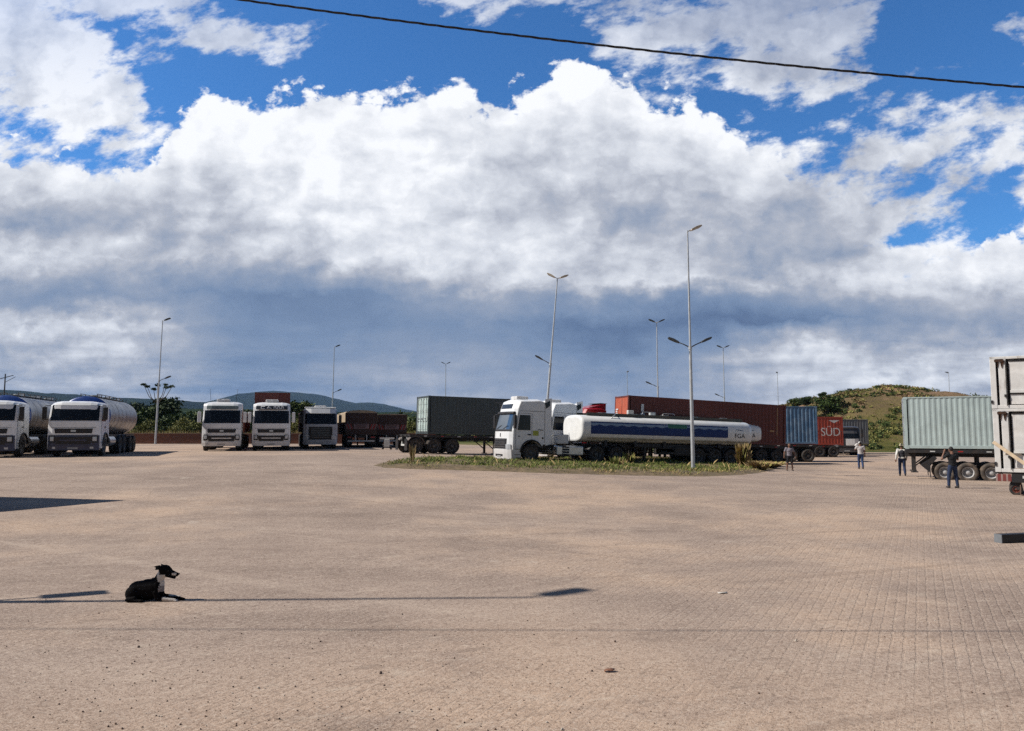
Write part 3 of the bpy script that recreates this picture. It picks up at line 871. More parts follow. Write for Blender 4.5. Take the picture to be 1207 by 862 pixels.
# low brick wall on the left
def brick_wall():
    m, T, bs = bare('dark red bricks')
    o = T.n('ShaderNodeTexCoord').outputs['Object']
    br = T.n('ShaderNodeTexBrick'); mp = T.n('ShaderNodeMapping'); T.put(mp.inputs[0], o); mp.inputs['Rotation'].default_value = (radians(90), 0, 0)
    T.put(br.inputs['Vector'], mp.outputs[0]); br.inputs['Scale'].default_value = 1.0
    br.inputs['Brick Width'].default_value = 0.3; br.inputs['Row Height'].default_value = 0.15; br.inputs['Mortar Size'].default_value = 0.012
    br.inputs['Color1'].default_value = (0.13, 0.045, 0.03, 1); br.inputs['Color2'].default_value = (0.20, 0.075, 0.045, 1); br.inputs['Mortar'].default_value = (0.17, 0.12, 0.09, 1)
    c = T.mixc(T.ss(T.noise(o, 0.8, 5, 0.6), 0.4, 0.7, 0, 0.5), br.outputs[0], (0.09, 0.05, 0.035, 1))
    T.put(bs.inputs['Base Color'], c); bs.inputs['Roughness'].default_value = 0.9
    y0 = 80.0; z0 = gz_(-45, y0)
    mb = MB().box(-66, -8, y0, y0+0.2, z0-0.2, z0+1.05)
    cap = MB().box(-66.02, -7.98, y0-0.03, y0+0.23, z0+1.053, z0+1.12)
    w = mb.build('brick_wall', m); tag(w, 'long low dark red brick wall along the left bank of the yard', 'wall')
    cap.build('coping', paint('worn wall coping', (0.25, 0.18, 0.13), 0.9, dirt=0.4), w)
brick_wall()
def bank_grass():
    rng = np.random.default_rng(8)
    n = 9000
    x = rng.uniform(-64, -10, n); y = 80.4 + rng.random(n)*2.5
    h = 0.25 + 0.75*rng.random(n)**2; a = rng.uniform(0, pi, n); w = 0.05
    z = np.array([gz_(a_, b_) for a_, b_ in zip(x, y)]) + 0.55
    lean = rng.normal(size=(n, 2))*0.15
    V_ = np.stack([np.stack([x-w*np.cos(a), y-w*np.sin(a), z], 1), np.stack([x+w*np.cos(a), y+w*np.sin(a), z], 1), np.stack([x+lean[:,0], y+lean[:,1], z+h], 1)], 1).reshape(-1, 3)
    me = mesh_np('bank_grass', V_, np.arange(n*3).reshape(-1, 3), [STRAW, GRASSY], (rng.random(n) > 0.6).astype(int))
    stuff(obj_np('bank_grass', me), 'dry yellowish grass growing on top of the bank behind the brick wall')
bank_grass()

# ------------------------------------------------------------------ grass island
def island():
    rng = np.random.default_rng(3)
    # outline in photo pixels, near edge then far edge
    near = [(441,549),(452,551.5),(480,553),(540,554.5),(600,556.5),(660,558.5),(720,560),(780,561.5),(830,562),(870,560.5),(900,557),(916,552)]
    far = [(925,547),(900,544),(860,543),(800,542.5),(700,541),(600,541),(540,541),(490,542),(455,545)]
    pts = [gnd(*p) for p in near + far]
    poly = [(p.x, p.y) for p in pts]
    def inside(x, y):
        c = False; n = len(poly); j = n-1
        for i in range(n):
            xi, yi = poly[i]; xj, yj = poly[j]
            if (yi > y) != (yj > y) and x < (xj-xi)*(y-yi)/(yj-yi)+xi: c = not c
            j = i
        return c
    def edge(x, y):
        d = 1e9
        for i in range(len(poly)):
            ax, ay = poly[i]; bx, by = poly[(i+1) % len(poly)]
            t = max(0, min(1, ((x-ax)*(bx-ax)+(y-ay)*(by-ay))/((bx-ax)**2+(by-ay)**2+1e-9)))
            d = min(d, math.hypot(x-ax-t*(bx-ax), y-ay-t*(by-ay)))
        return d
    # soil bed, slightly domed
    X0, X1 = min(p[0] for p in poly), max(p[0] for p in poly); Y0, Y1 = min(p[1] for p in poly), max(p[1] for p in poly)
    soil = paint('brown soil with dry litter', (0.17, 0.12, 0.07), 0.95, var=0.3, scale=3, dirt=0.4, dirtcol=(0.10, 0.10, 0.035), bump=0.5)
    xs_ = np.arange(X0-0.3, X1+0.3, 0.3); ys_ = np.arange(Y0-0.3, Y1+0.3, 0.3)
    v = []; keep = {}
    for j, y in enumerate(ys_):
        for i, x in enumerate(xs_):
            e = edge(x, y) * (1 if inside(x, y) else -1)
            v.append((x, y, gz_(x, y) + 0.008 + 0.14*S((e+0.05)/1.0) + 0.03*mnoise.noise(Vector((x, y, 0)))*S(e) - (0.05 if e < -0.1 else 0)))
            keep[(i, j)] = e > -0.32
    nx = len(xs_)
    f = [(j*nx+i, j*nx+i+1, (j+1)*nx+i+1, (j+1)*nx+i) for j in range(len(ys_)-1) for i in range(nx-1) if all(keep[(i+a, j+b)] for a in (0, 1) for b in (0, 1))]
    me = bpy.data.meshes.new('soil_bed'); me.from_pydata(v, [], f); me.materials.append(soil)
    struct(obj_np('soil_bed', me))
    # blades
    N = 190000
    X = rng.uniform(X0, X1, N); Y = rng.uniform(Y0, Y1, N)
    P = []
    for x, y in zip(X, Y):
        if not inside(x, y): continue
        d = mnoise.noise(Vector((x*0.9, y*0.9, 2))) + 0.5*mnoise.noise(Vector((x*2.7, y*2.7, 5)))
        e = edge(x, y)
        if rng.random() > 0.25 + 0.75*S((e+0.1)/0.5): continue
        if rng.random() > 0.55 + 0.8*d: continue
        P.append((x, y, e, d))
    P = np.array(P); n = len(P)
    hN = (0.045 + 0.10*rng.random(n)**1.6) * (0.75 + 0.9*np.clip(P[:,3]+0.3, 0, 1.2)) * np.clip(0.4 + P[:,2]*0.9, 0.4, 1.0)
    tall = rng.random(n) < 0.015; hN[tall] *= 2.0
    dry = np.clip(0.62 + 0.5*np.array([mnoise.noise(Vector((x*0.35, y*0.5, 9))) for x, y in P[:, :2]])*2 + (P[:,0]-6)*0.035 + (0.5-P[:,2])*0.35, 0.05, 0.95)
    rnd = rng.random(n)
    mi = np.where(rnd < dry*0.55, 2, np.where(rnd < dry, 1, 0)); mi[tall] = 2
    a = rng.uniform(0, pi, n); w = 0.009 + 0.009*rng.random(n)
    z = np.array([gz_(x, y) + 0.0 + 0.14*S(e/1.0) for x, y, e, d in P]) - 0.02
    lean = rng.normal(size=(n, 2)) * (hN*0.45)[:, None]
    x, y = P[:,0], P[:,1]
    dx, dy = w*np.cos(a), w*np.sin(a)
    q = [np.stack([x-dx, y-dy, z], 1), np.stack([x+dx, y+dy, z], 1),
         np.stack([x+dx*0.7+lean[:,0]*0.35, y+dy*0.7+lean[:,1]*0.35, z+hN*0.6], 1), np.stack([x+lean[:,0], y+lean[:,1], z+hN], 1)]
    V_ = np.stack(q, 1).reshape(-1, 3)
    me = mesh_np('grass', V_, np.arange(n*4).reshape(-1, 4), [GRASSG, GRASSY, STRAW], mi)
    stuff(obj_np('grass', me), 'rough green and straw coloured grass on the island in front of the tankers')
    # tall dry tufts as things of their own
    def tuft(loc, h, r, n, lab, mat=STRAW, s=1):
        rg = np.random.default_rng(int(loc.x*100)+500)
        a = rg.uniform(0, 2*pi, n); rr = r*rg.random(n)**0.7
        bx, by = rr*np.cos(a)*0.6, rr*np.sin(a)*0.6
        hh = h*(0.45+0.55*rg.random(n)); w = 0.007
        lx, ly = rr*np.cos(a)*0.7+rg.normal(size=n)*0.07*h, rr*np.sin(a)*0.7+rg.normal(size=n)*0.07*h
        t = rg.uniform(0, pi, n); dx, dy = w*np.cos(t), w*np.sin(t); z = np.zeros(n)-0.05
        Q = np.stack([np.stack([bx-dx, by-dy, z], 1), np.stack([bx+dx, by+dy, z], 1), np.stack([bx+lx*0.4+dx*1.2, by+ly*0.4+dy*1.2, hh*0.7], 1), np.stack([bx+lx, by+ly, hh], 1)], 1).reshape(-1, 3)
        me = mesh_np('grass_tuft', Q, np.arange(n*4).reshape(-1, 4), [mat, STRAWD, GRASSY], rg.choice([0, 0, 1, 2], n))
        o = obj_np('grass_tuft', me); o.location = (loc.x, loc.y, gz_(loc.x, loc.y)+0.1)
        tag(o, lab, 'grass tuft', 'tall dry grass tufts on the island')
    tuft(gnd(876, 553), 1.5, 0.30, 900, 'tallest dry straw tuft, standing before the tanker rear with bold lettering')
    tuft(gnd(905, 552), 0.36, 0.9, 800, 'broad low straw tuft at the right tip of the grass island')
    tuft(gnd(895, 555), 0.5, 0.6, 500, 'short straw tuft between the tall one and the island tip')
    tuft(gnd(486, 548), 0.95, 0.16, 36, 'thin dry tuft by the rear tyres of the dark container trailer', STRAWD)
    tuft(gnd(742, 549), 0.75, 0.35, 120, 'green leaning tuft in front of the tanker chassis, left of the lamp pole', GRASSG)
    tuft(gnd(728, 551), 0.55, 0.4, 120, 'small green tuft near the middle of the island', GRASSG)
island()

# ------------------------------------------------------------------ gravel and litter in the foreground
def gravel():
    rng = np.random.default_rng(4)
    Vs, Fs, mi = [], [], []; off = 0
    ico = MB().blob((0,0,0), 1.0, sub=1); bv = np.array(ico.v); bf = np.array(ico.f)
    for i in range(950):
        if i < 560:
            px = rng.normal(330, 260); py = 862 - abs(rng.normal(0, 90))
        else:
            px = rng.uniform(-20, 1230); py = rng.uniform(640, 880)
        if py < 560 or py > 900: continue
        Y = H*FP/(py-508); x = (px-603.5)/FP*Y
        r = rng.choice([0.004, 0.006, 0.008, 0.012], p=[.5, .33, .14, .03]) * (0.8+0.5*rng.random())
        M = rng.normal(size=(3, 3)); q, _ = np.linalg.qr(M)
        V_ = (bv * (1 + 0.25*rng.normal(size=(len(bv), 1))*0.6)) @ (q * np.array([1.3, 1.0, 0.75])[:, None]) * r
        V_ += np.array([x, Y, gz_(x, Y) + r*0.5 + 0.004])
        Vs.append(V_); Fs.append(bf + off); off += len(V_); mi.append(np.full(len(bf), rng.choice([0, 1, 2], p=[.45, .35, .20])))
    mats = [paint('dark ironstone pebble', (0.06, 0.035, 0.028), 0.8, scale=20), paint('brown pebble', (0.17, 0.11, 0.08), 0.85, scale=20), paint('pale pebble', (0.45, 0.40, 0.34), 0.85, scale=20)]
    me = mesh_np('gravel', np.concatenate(Vs), np.concatenate(Fs), mats, np.concatenate(mi))
    stuff(obj_np('gravel', me), 'loose dark and pale pebbles scattered over the dusty pavers')
gravel()
p = gnd(718, 793)
mb = MB().loft([[(-.05, -.02, .0), (-.03, -.035, .018), (.03, -.03, .01), (.06, 0, .025)], [(-.05, .02, .004), (-.02, .035, .014), (.03, .03, .02), (.065, .012, .02)]], closed=False)
o = mb.build('dry_leaf', paint('dry brown leaf', (0.20, 0.09, 0.05), 0.8)); o.location = (p.x, p.y, p.z+0.012)
so = o.modifiers.new('s', 'SOLIDIFY'); so.thickness = 0.003
tag(o, 'single curled brown leaf lying in the foreground paving', 'leaf')
p = gnd(852, 700)
mb = MB().loft([[(-.10, -.05, .0), (-.02, -.06, .02), (.09, -.03, .004)], [(-.11, .05, .01), (.0, .04, .012), (.10, .05, .02)]], closed=False)
o = mb.build('paper_scrap', paint('white paper', (0.50, 0.46, 0.41), 0.8)); o.location = (p.x, p.y, p.z+0.008); o.scale = (0.7, 0.7, 0.6)
so = o.modifiers.new('s', 'SOLIDIFY'); so.thickness = 0.003
tag(o, 'small pale scrap of paper flat on the pavers right of centre', 'paper scrap')

# ------------------------------------------------------------------ street lamps
LAMPH = 12.9
def lamp_arm(mb, hb, z, ang, L, rise, head, m=0):
    """one arm with its luminaire: mb collects the tube, hb the lamp head"""
    ca, sa = cos(ang), sin(ang)
    e = Vector((ca*L, sa*L, z + rise))
    mb.tube([(0, 0, z), (ca*L*0.5, sa*L*0.5, z + rise*0.55), e], [0.035, 0.03, 0.028], 7)
    M = Matrix.Translation(e) @ Matrix.Rotation(ang, 4, 'Z') @ Matrix.Rotation(-atan2(rise, L), 4, 'Y')
    prof = [(-0.08, -0.03), (0.1, -0.06), (head*0.8, -0.075), (head, -0.03), (head*0.96, 0.035), (head*0.5, 0.07), (0.0, 0.04)]
    prof2 = [(a, b) for a, b in prof]
    v = [(a, -0.15, b) for a, b in prof2] + [(a, 0.15, b) for a, b in prof2]
    n = len(prof2)
    f = [(i, (i+1) % n, n+(i+1) % n, n+i) for i in range(n)] + [tuple(range(n-1, -1, -1)), tuple(range(n, 2*n))]
    hb.add(v, f, m, M=M)
def street_lamp(px, toppy, Y, label, top=(0.25, pi-0.25), low=(0, pi), lean=0.0, base_px=None, loc=None, lightheads=False, zlow=6.55):
    if loc is None:
        x = at(px, 500, Y).x; g = gz_(x, Y)
        zt = at(px, toppy, Y).z
        s = (zt - g) / LAMPH
        loc = (x, Y, g)
    else: s = 1.0
    t = thing('street_lamp', label, 'street lamp', loc, (0, lean, 0), 'tall galvanised yard lamps')
    t.scale = (s if 0.8 < s < 1.25 else 1.0, s if 0.8 < s < 1.25 else 1.0, s)
    mb = MB(); mb.cyl((0,0,0), (0,0,6.6), 0.105, 0.08, 12); mb.cyl((0,0,6.6), (0,0,LAMPH), 0.062, 0.042, 10)
    mb.cyl((0,0,0.0), (0,0,0.03), 0.2, 0.2, 12); mb.cyl((0,0,6.45),(0,0,6.62), 0.10, 0.10, 12)
    mb.build('pole', GALV, t)
    for i, a in enumerate(top):
        ab, hb = MB(), MB(); lamp_arm(ab, hb, LAMPH-0.05, a, 0.22, 0.10, 0.62)
        ar = ab.build('arm', GALV, t); hb.build('lamp_head', LUMG if lightheads else LUM, t, bevel=0.015)
    for i, a in enumerate(low):
        ab, hb = MB(), MB(); lamp_arm(ab, hb, zlow, a, 0.62, 0.30, 0.60)
        ab.build('arm', LUM, t); hb.build('lamp_head', LUM, t, bevel=0.015)
    return t
RT = 0.15
street_lamp(816, 272, 40.5, 'nearest tall lamp, rising from the grass island right of centre', top=(RT,), low=(0.1, pi-0.1), lightheads=True, lean=-0.004)
street_lamp(640, 327, 53, 'leaning lamp behind the white tanker cab', top=(0.2, pi-0.2), low=(pi-0.1,), lean=0.085, lightheads=True)
street_lamp(776, 380, 73, 'lamp with paired heads seen over the long red container', top=(0.1, pi-0.1), low=(pi-0.2,))
street_lamp(184, 378, 78, 'leftmost tall lamp, beside the candelabra tree', top=(0.1,), low=(0.1,), lean=0.02)
street_lamp(391, 409, 102, 'lamp rising behind the grey cab with white roof', top=(0.1,), low=(0.1,), lean=0.012)
street_lamp(525, 429, 128, 'slim distant lamp over the dark container', top=(0.1, pi-0.1), low=(pi-0.6,))
street_lamp(740, 439, 138, 'small distant lamp above the left end of the red container', top=(1.2,), low=())
street_lamp(854.5, 410, 95, 'lamp with paired heads right of the nearest lamp, far behind the containers', top=(0.1, pi-0.1), low=(pi-0.3,))
street_lamp(918, 440, 140, 'small distant lamp above the blue container', top=(1.4,), low=())
street_lamp(1121, 440, 145, 'small distant lamp above the mint container', top=(1.4, pi-1.4), low=())
# lamp outside the frame on the left whose shadow crosses the foreground
street_lamp(0, 0, 0, 'lamp standing beside the left of the view, throwing its long shadow past the dog',
            top=(0.85,), low=(0.62, pi+0.62), loc=(-13.5, 10.72, gz_(-13.5, 10.72)), zlow=5.55)

# overhead cable with its two poles
def cable():
    Yc = 9.08
    A, B_, C_ = at(285, 0, Yc), at(640, 45.5, Yc), at(1207, 103, Yc)
    co = np.polyfit([A.x, B_.x, C_.x], [A.z, B_.z, C_.z], 2)
    x0, x1 = -20.0, 24.0
    f = lambda x: float(np.polyval(co, x))
    pts = []; s2 = []; s3 = []
    for i in range(900):
        x = x0 + (x1-x0)*i/899; a = x*9.0
        pts.append((x, Yc + 0.009*cos(a), f(x) + 0.009*sin(a)))
        s2.append((x, Yc + 0.009*cos(a+2.1), f(x) + 0.009*sin(a+2.1)))
        s3.append((x, Yc + 0.009*cos(a+4.2), f(x) + 0.009*sin(a+4.2)))
    mb = MB(); mb.tube(pts, 0.007, 5); mb.tube(s2, 0.007, 5); mb.tube(s3, 0.006, 5)
    o = mb.build('overhead_cable', paint('black cable sheath', (0.02, 0.02, 0.022), 0.5))
    tag(o, 'black twisted overhead cable sagging across the top of the sky', 'cable')
    conc = paint('utility pole concrete', (0.35, 0.34, 0.32), 0.9)
    for x, lab in ((x0, 'concrete pole carrying the high left end of the overhead cable'), (x1, 'concrete pole carrying the low right end of the overhead cable')):
        t = thing('utility_pole', lab, 'utility pole', (x, Yc, gz_(x, Yc)), group='poles of the overhead cable')
        MB().cyl((0, .18, 0), (0, .18, f(x)+0.6), 0.17, 0.11, 12).build('pole', conc, t)
        MB().box(-0.06, 0.06, -0.02, 0.1, f(x)-0.08, f(x)+0.06).build('cable_clamp', BLACK, t)
cable()
# bare utility pole far left
t = thing('utility_pole', 'thin bare pole with a crossarm, far behind the leftmost tanker', 'utility pole', (at(3, 500, 150).x, 150, 1.0))
MB().cyl((0,0,0), (0,0,12.6), 0.16, 0.11, 8).build('pole', paint('weathered pole wood', (0.10, 0.08, 0.07), 0.9), t)
MB().beam((-1.4,0,11.5), (1.6,0,12.3), 0.12, 0.12).beam((0,0,10.9), (2.0,0,12.0), 0.07, 0.07).build('crossarm', paint('weathered pole wood', (0.1, .08, .07)), t)

# flat roofed shelter just outside the frame: its roof corner throws the dark wedge
def shelter():
    tip = gnd(150, 590)
    hz_ = 4.6
    k = (hz_ - (tip.z)) / SUN_DIR.z
    C = Vector((tip.x, tip.y, tip.z)) + SUN_DIR * k
    a = gnd(2, 586); b = gnd(2, 603.5)
    u = Vector((a.x-tip.x, a.y-tip.y, 0)).normalized(); v = Vector((b.x-tip.x, b.y-tip.y, 0)).normalized()
    t = thing('shelter', 'flat roofed steel shelter on four posts at the left edge of the yard', 'shelter', (C.x, C.y, 0))
    q = [Vector((0,0,0)), u*9, u*9+v*7, v*7]
    mb = MB(); v_ = [(p.x, p.y, hz_-0.22) for p in q] + [(p.x, p.y, hz_) for p in q]
    mb.add(v_, [(0,3,2,1),(4,5,6,7),(0,1,5,4),(1,2,6,5),(2,3,7,6),(3,0,4,7)])
    mb.build('roof', paint('shelter roof sheet', (0.35, 0.36, 0.37), 0.5), t)
    for p in (u*1+v*1, u*8+v*1, u*8+v*6, u*1+v*6):
        MB().cyl((p.x, p.y, gz_(C.x+p.x, C.y+p.y)), (p.x, p.y, hz_-0.22), 0.11, 0.11, 10).build('post', GALV, t)
shelter()
# ------------------------------------------------------------------ wheels
def make_wheel_mesh(R=0.52, W_=0.3, tyre=TYRE):
    mb = MB()
    h = W_/2
    prof = [(R*0.56, -h*0.82), (R*0.62, -h*0.98), (R*0.86, -h), (R*0.95, -h*0.9), (R*0.995, -h*0.62)]
    for i in range(-2, 3):
        y = i*h*0.24
        prof += [(R, y-h*0.09), (R, y+h*0.07), (R*0.975, y+h*0.09), (R*0.975, y+h*0.14)]
    prof += [(R*0.995, h*0.62), (R*0.95, h*0.9), (R*0.86, h), (R*0.62, h*0.98), (R*0.56, h*0.82), (R*0.56, -h*0.82)]
    mb.lathe(prof, (0,0,0), 'x', 28)
    return mb
def add_wheel(parent, x, y, R=0.52, W_=0.3, side=1, tyre=None, rim=None, name='wheel'):
    """side +1: outer face towards +x"""
    tyre = tyre or TYRE; rim = rim or RIMD
    w = make_wheel_mesh(R, W_).build(name, tyre, parent); w.location = (x, y, R)
    h = W_/2*side
    mb = MB()
    mb.lathe([(R*0.575, h*0.86), (R*0.55, h*0.90), (R*0.50, h*0.72), (R*0.46, h*0.1), (R*0.30, h*0.02), (R*0.29, h*0.12), (R*0.24, h*0.15), (R*0.22, h*0.6), (R*0.15, h*0.7), (0.001, h*0.7)], (0,0,0), 'x', 24)
    for k in range(8):
        a = 2*pi*k/8
        mb.cyl((h*0.05, R*0.36*cos(a), R*0.36*sin(a)), (h*0.2, R*0.36*cos(a), R*0.36*sin(a)), R*0.03, n=6)
    mb.build('rim', rim, w)
    return w

# ------------------------------------------------------------------ cab-over truck cabs
def cfun(x):
    return 0.25 * max(0.0, (abs(x) - 0.55) / 0.70) ** 2.4
class Cab:
    """front at y=0, runs +y. heights: zb cab floor, zt roof"""
    def __init__(s, root, paint_, roof=3.35, ws=(1.9, 2.72), depth=2.25, hw=1.24, lowcab=False, bot=0.42):
        s.root = root; s.hw = hw; s.roof = roof; s.ws = ws; s.depth = depth; s.mat = paint_
        rake = 0.30
        if lowcab:
            pr = [(0.02,bot),(-0.02,0.95),(0.0,ws[0]-0.06),(rake*0.85,ws[1]),(rake+0.12,roof-0.07),(rake+0.35,roof)]
        else:
            pr = [(0.02,bot),(-0.02,0.95),(0.0,ws[0]-0.06),(rake*0.8,ws[1]),(rake,ws[1]+0.30),(rake+0.16,roof-0.16),(rake+0.42,roof-0.03)]
        s.front = pr
        D = depth
        back = [(D-0.35, roof+ (0.0 if lowcab else 0.03)), (D, roof-0.05), (D, 1.02), (D-0.12, 1.02)]
        ac, ar = 1.38, 0.66
        arch = [(ac+ar*cos(radians(a)), 0.55+ar*sin(radians(a))) for a in range(28, 181, 19)]
        bottom = [(ac-ar, bot)]
        s.prof = pr + back + arch + bottom
        nfr = len(pr)
        stations = [-hw, -hw+0.04, -1.0, -0.7, -0.35, 0, 0.35, 0.7, 1.0, hw-0.04, hw]
        rings = []
        n = len(s.prof)
        for x in stations:
            r = []
            for i, (y, z) in enumerate(s.prof):
                dy = cfun(x) if i < nfr else 0
                top = 0.13*(abs(x)/hw)**5 if z > roof-0.12 else 0
                r.append((x*(1 - 0.035*max(0, (z-1.7)/1.7)), y+dy, z-top))
            rings.append(r)
        mb = MB(); mb.loft(rings, smooth=False)
        s.body = mb.build('cab_body', paint_, root, bevel=0.02)
    def yf(s, z):
        return float(np.interp(z, [p[1] for p in s.front], [p[0] for p in s.front]))
    def panel(s, name, mat, x0, x1, z0, z1, off=0.012, thick=0.03, parent=None, taper=0.0, n=9, bevel=0.006):
        """panel laid on the curved front"""
        mb = MB(); zs = [z0, *[q[1] for q in s.front if z0+0.02 < q[1] < z1-0.02], z1]
        xs_ = sorted([x0] + [q for q in (-s.hw+0.04, -1.0, -0.7, -0.35, 0, 0.35, 0.7, 1.0, s.hw-0.04) if x0+0.01 < q < x1-0.01] + [x1]); n = len(xs_)
        fr, bk = [], []
        for z in zs:
            k = 1 - taper*(z-z0)/(z1-z0)
            sx = (1 - 0.035*max(0, (z-1.7)/1.7))*k
            xc = (x0+x1)/2 * (1-k) if False else 0
            fr.append([(x*sx, s.yf(z)+cfun(x)-off, z) for x in xs_]); bk.append([(x*sx, s.yf(z)+cfun(x)-off+thick, z) for x in xs_])
        v = [p for r in fr for p in r] + [p for r in bk for p in r]
        m = len(zs); N = n; o = m*N; f = []
        for j in range(m-1):
            for i in range(N-1):
                a = j*N+i; f.append((a, a+1, a+N+1, a+N)); f.append((o+a, o+a+N, o+a+N+1, o+a+1))
        for i in range(N-1):
            f.append((i, o+i, o+i+1, i+1)); a = (m-1)*N+i; f.append((a, a+1, o+a+1, o+a))
        for j in range(m-1):
            a = j*N; f.append((a, a+N, o+a+N, o+a)); a = j*N+N-1; f.append((a, o+a, o+a+N, a+N))
        mb.add(v, f)
        return mb.build(name, mat, parent or s.root)
    def side(s, name, mat, poly, sgn, off=0.006, thick=0.012, parent=None, bevel=0.0):
        mb = MB()
        v = []
        for d in (off, off-thick):
            for y, z in poly:
                v.append((sgn*(s.hw*(1 - 0.035*max(0, (z-1.7)/1.7)) + d), y, z))
        n = len(poly)
        f = [(i, (i+1) % n, n+(i+1) % n, n+i) for i in range(n)] + [tuple(range(n-1, -1, -1)), tuple(range(n, 2*n))]
        mb.add(v, f)
        return mb.build(name, mat, parent or s.root, bevel=bevel)

def common_cab(root, mat, roof, ws, lowcab, glass=GLASS, bumper=None, mirror=None, style='a', ac_unit=True, bot=0.42, tyre=None):
    c = Cab(root, mat, roof, ws, lowcab=lowcab, bot=bot)
    bumper = bumper or mat; mirror = mirror or mat
    w = c.panel('windscreen', glass, -1.14, 1.14, ws[0], ws[1]+0.02, off=0.010)
    # wipers
    wb = MB()
    for x in (-0.55, 0.35):
        z = ws[0]+0.03
        wb.beam((x, c.yf(z)-0.03, z), (x+0.5, c.yf(z+0.2)-0.03, z+0.2), 0.02, 0.015)
    wb.build('wiper', BLACK, w)
    sw0, sw1 = ws[0]-0.02, ws[1]-0.06
    for sg in (-1, 1):
        c.side('side_window', GLASS, [(0.50, sw0), (1.28, sw0), (1.28, sw1), (0.62, sw1)], sg)
        sm = MB()
        c.side('door_seam', BLACK, [(0.38, 0.75), (0.395, 0.75), (0.395, sw0), (0.56, sw1+0.09), (1.37, sw1+0.09), (1.37, 1.22), (1.385, 1.22), (1.385, sw1+0.105), (0.545, sw1+0.105), (0.38, sw0)], sg, off=0.003, thick=0.008)
        c.side('door_handle', BLACK, [(1.12, 1.52), (1.32, 1.52), (1.32, 1.58), (1.12, 1.58)], sg, off=0.03, thick=0.03)
        # mirror
        mm = MB()
        x = sg*1.43
        mm.box(x-0.11, x+0.11, 0.16, 0.30, ws[0]+0.05, ws[1]-0.08)
        mo = mm.build('mirror', mirror, root, bevel=0.04, seg=3)
        ma = MB(); ma.tube([(sg*1.18, 0.34, ws[1]-0.02), (x, 0.24, ws[1]-0.02), (x, 0.24, ws[1]-0.12)], 0.022, 6); ma.tube([(sg*1.2, 0.32, ws[0]+0.05), (x, 0.24, ws[0]+0.06)], 0.02, 6)
        ma.build('mirror_arm', BLACK, mo)
        mg = MB().box(x-0.085, x+0.085, 0.303, 0.308, ws[0]+0.1, ws[1]-0.13); mg.build('mirror_glass', GLASSL, mo)
        # wheel arch trim
        ar = MB(); pts = [(sg*(c.hw+0.01), 1.38+0.69*cos(radians(a)), 0.55+0.69*sin(radians(a))) for a in range(10, 181, 17)]
        ar.tube(pts, 0.045, 6); ar.build('wheel_arch', BLACK, root)
        for z in (0.42, 0.72): MB().box(sg*1.05, sg*1.25, 0.35, 0.68, z-0.015, z+0.015).build('step', BLACK, root)
        add_wheel(root, sg*1.06, 1.38, 0.52, 0.30, sg, tyre)
    if ac_unit:
        MB().box(-0.42, 0.42, 0.75, 1.5, roof-0.03, roof+0.18).build('roof_unit', WHITE2, root, bevel=0.06, seg=3)
    if style == 'a':                      # broad v-shaped upper grille, trapezoid lower intake
        c.panel('grille', BLACK, -0.86, 0.86, 1.22, 1.47, taper=-0.04)
        e = c.panel('emblem_bar', ALU, -0.12, 0.12, 1.30, 1.40, off=0.03, thick=0.02)
        c.panel('grille', BLACK, -0.80, 0.80, 0.66, 1.04, taper=-0.12)
        g = c.panel('grille_bar', bumper, -0.62, 0.62, 0.83, 0.89, off=0.03, thick=0.03)
        for sg in (-1, 1):
            a, b = (0.86, 1.13) if sg > 0 else (-1.13, -0.86)
            hl = c.panel('headlight', BLACK, a, b, 0.72, 1.08, off=0.014, n=5)
            c.panel('lens', LAMPG, (a+b)/2-0.09, (a+b)/2+0.09, 0.82, 1.04, off=0.022, thick=0.02, parent=hl, n=4)
        c.panel('hood_seam', BLACK, -1.05, 1.05, 1.515, 1.53, off=0.008, thick=0.01)
        c.panel('hood_seam', BLACK, -1.12, 1.12, 1.13, 1.145, off=0.009, thick=0.01)
        c.panel('bumper', bumper, -1.2, 1.2, 0.34, 0.60, off=0.05, thick=0.25, n=11)
        for sg in (-1, 1): c.panel('fog_lamp', LAMPG, *sorted((sg*0.80, sg*0.96)), 0.42, 0.52, off=0.058, thick=0.02, n=3)
        if bumper is NAVY: c.panel('lower_front', NAVY, -1.2, 1.2, 0.603, 1.12, off=0.008, thick=0.02)
    elif style == 'b':                    # tall slatted black grille
        gr = c.panel('grille', BLACK, -0.86, 0.86, 0.70, 1.66, off=0.012)
        for k in range(6):
            c.panel('grille_slat', DGREY, -0.66, 0.66, 0.83+k*0.13, 0.89+k*0.13, off=0.035, thick=0.03, parent=gr)
        for sg in (-1, 1):
            a, b = (0.80, 1.12) if sg > 0 else (-1.12, -0.80)
            c.panel('headlight', LAMPG, a, b, 0.74, 1.02, off=0.014, n=5)
        c.panel('bumper', bumper, -1.2, 1.2, 0.34, 0.70, off=0.05, thick=0.25, n=11)
    pl = c.panel('number_plate', PLATE, -0.24, 0.24, bot-0.02, bot+0.08, off=0.062 if style != 'none' else 0.095, thick=0.01, n=3)
    # chassis rails and underside
    MB().box(-0.42, 0.42, 0.5, c.depth+0.4, 0.55, 0.98).box(-1.0, 1.0, 0.25, 1.0, 0.50, 0.95).cyl((-1.0, 1.38, 0.52), (1.0, 1.38, 0.52), 0.07).build('chassis', CHAS, root)
    return c

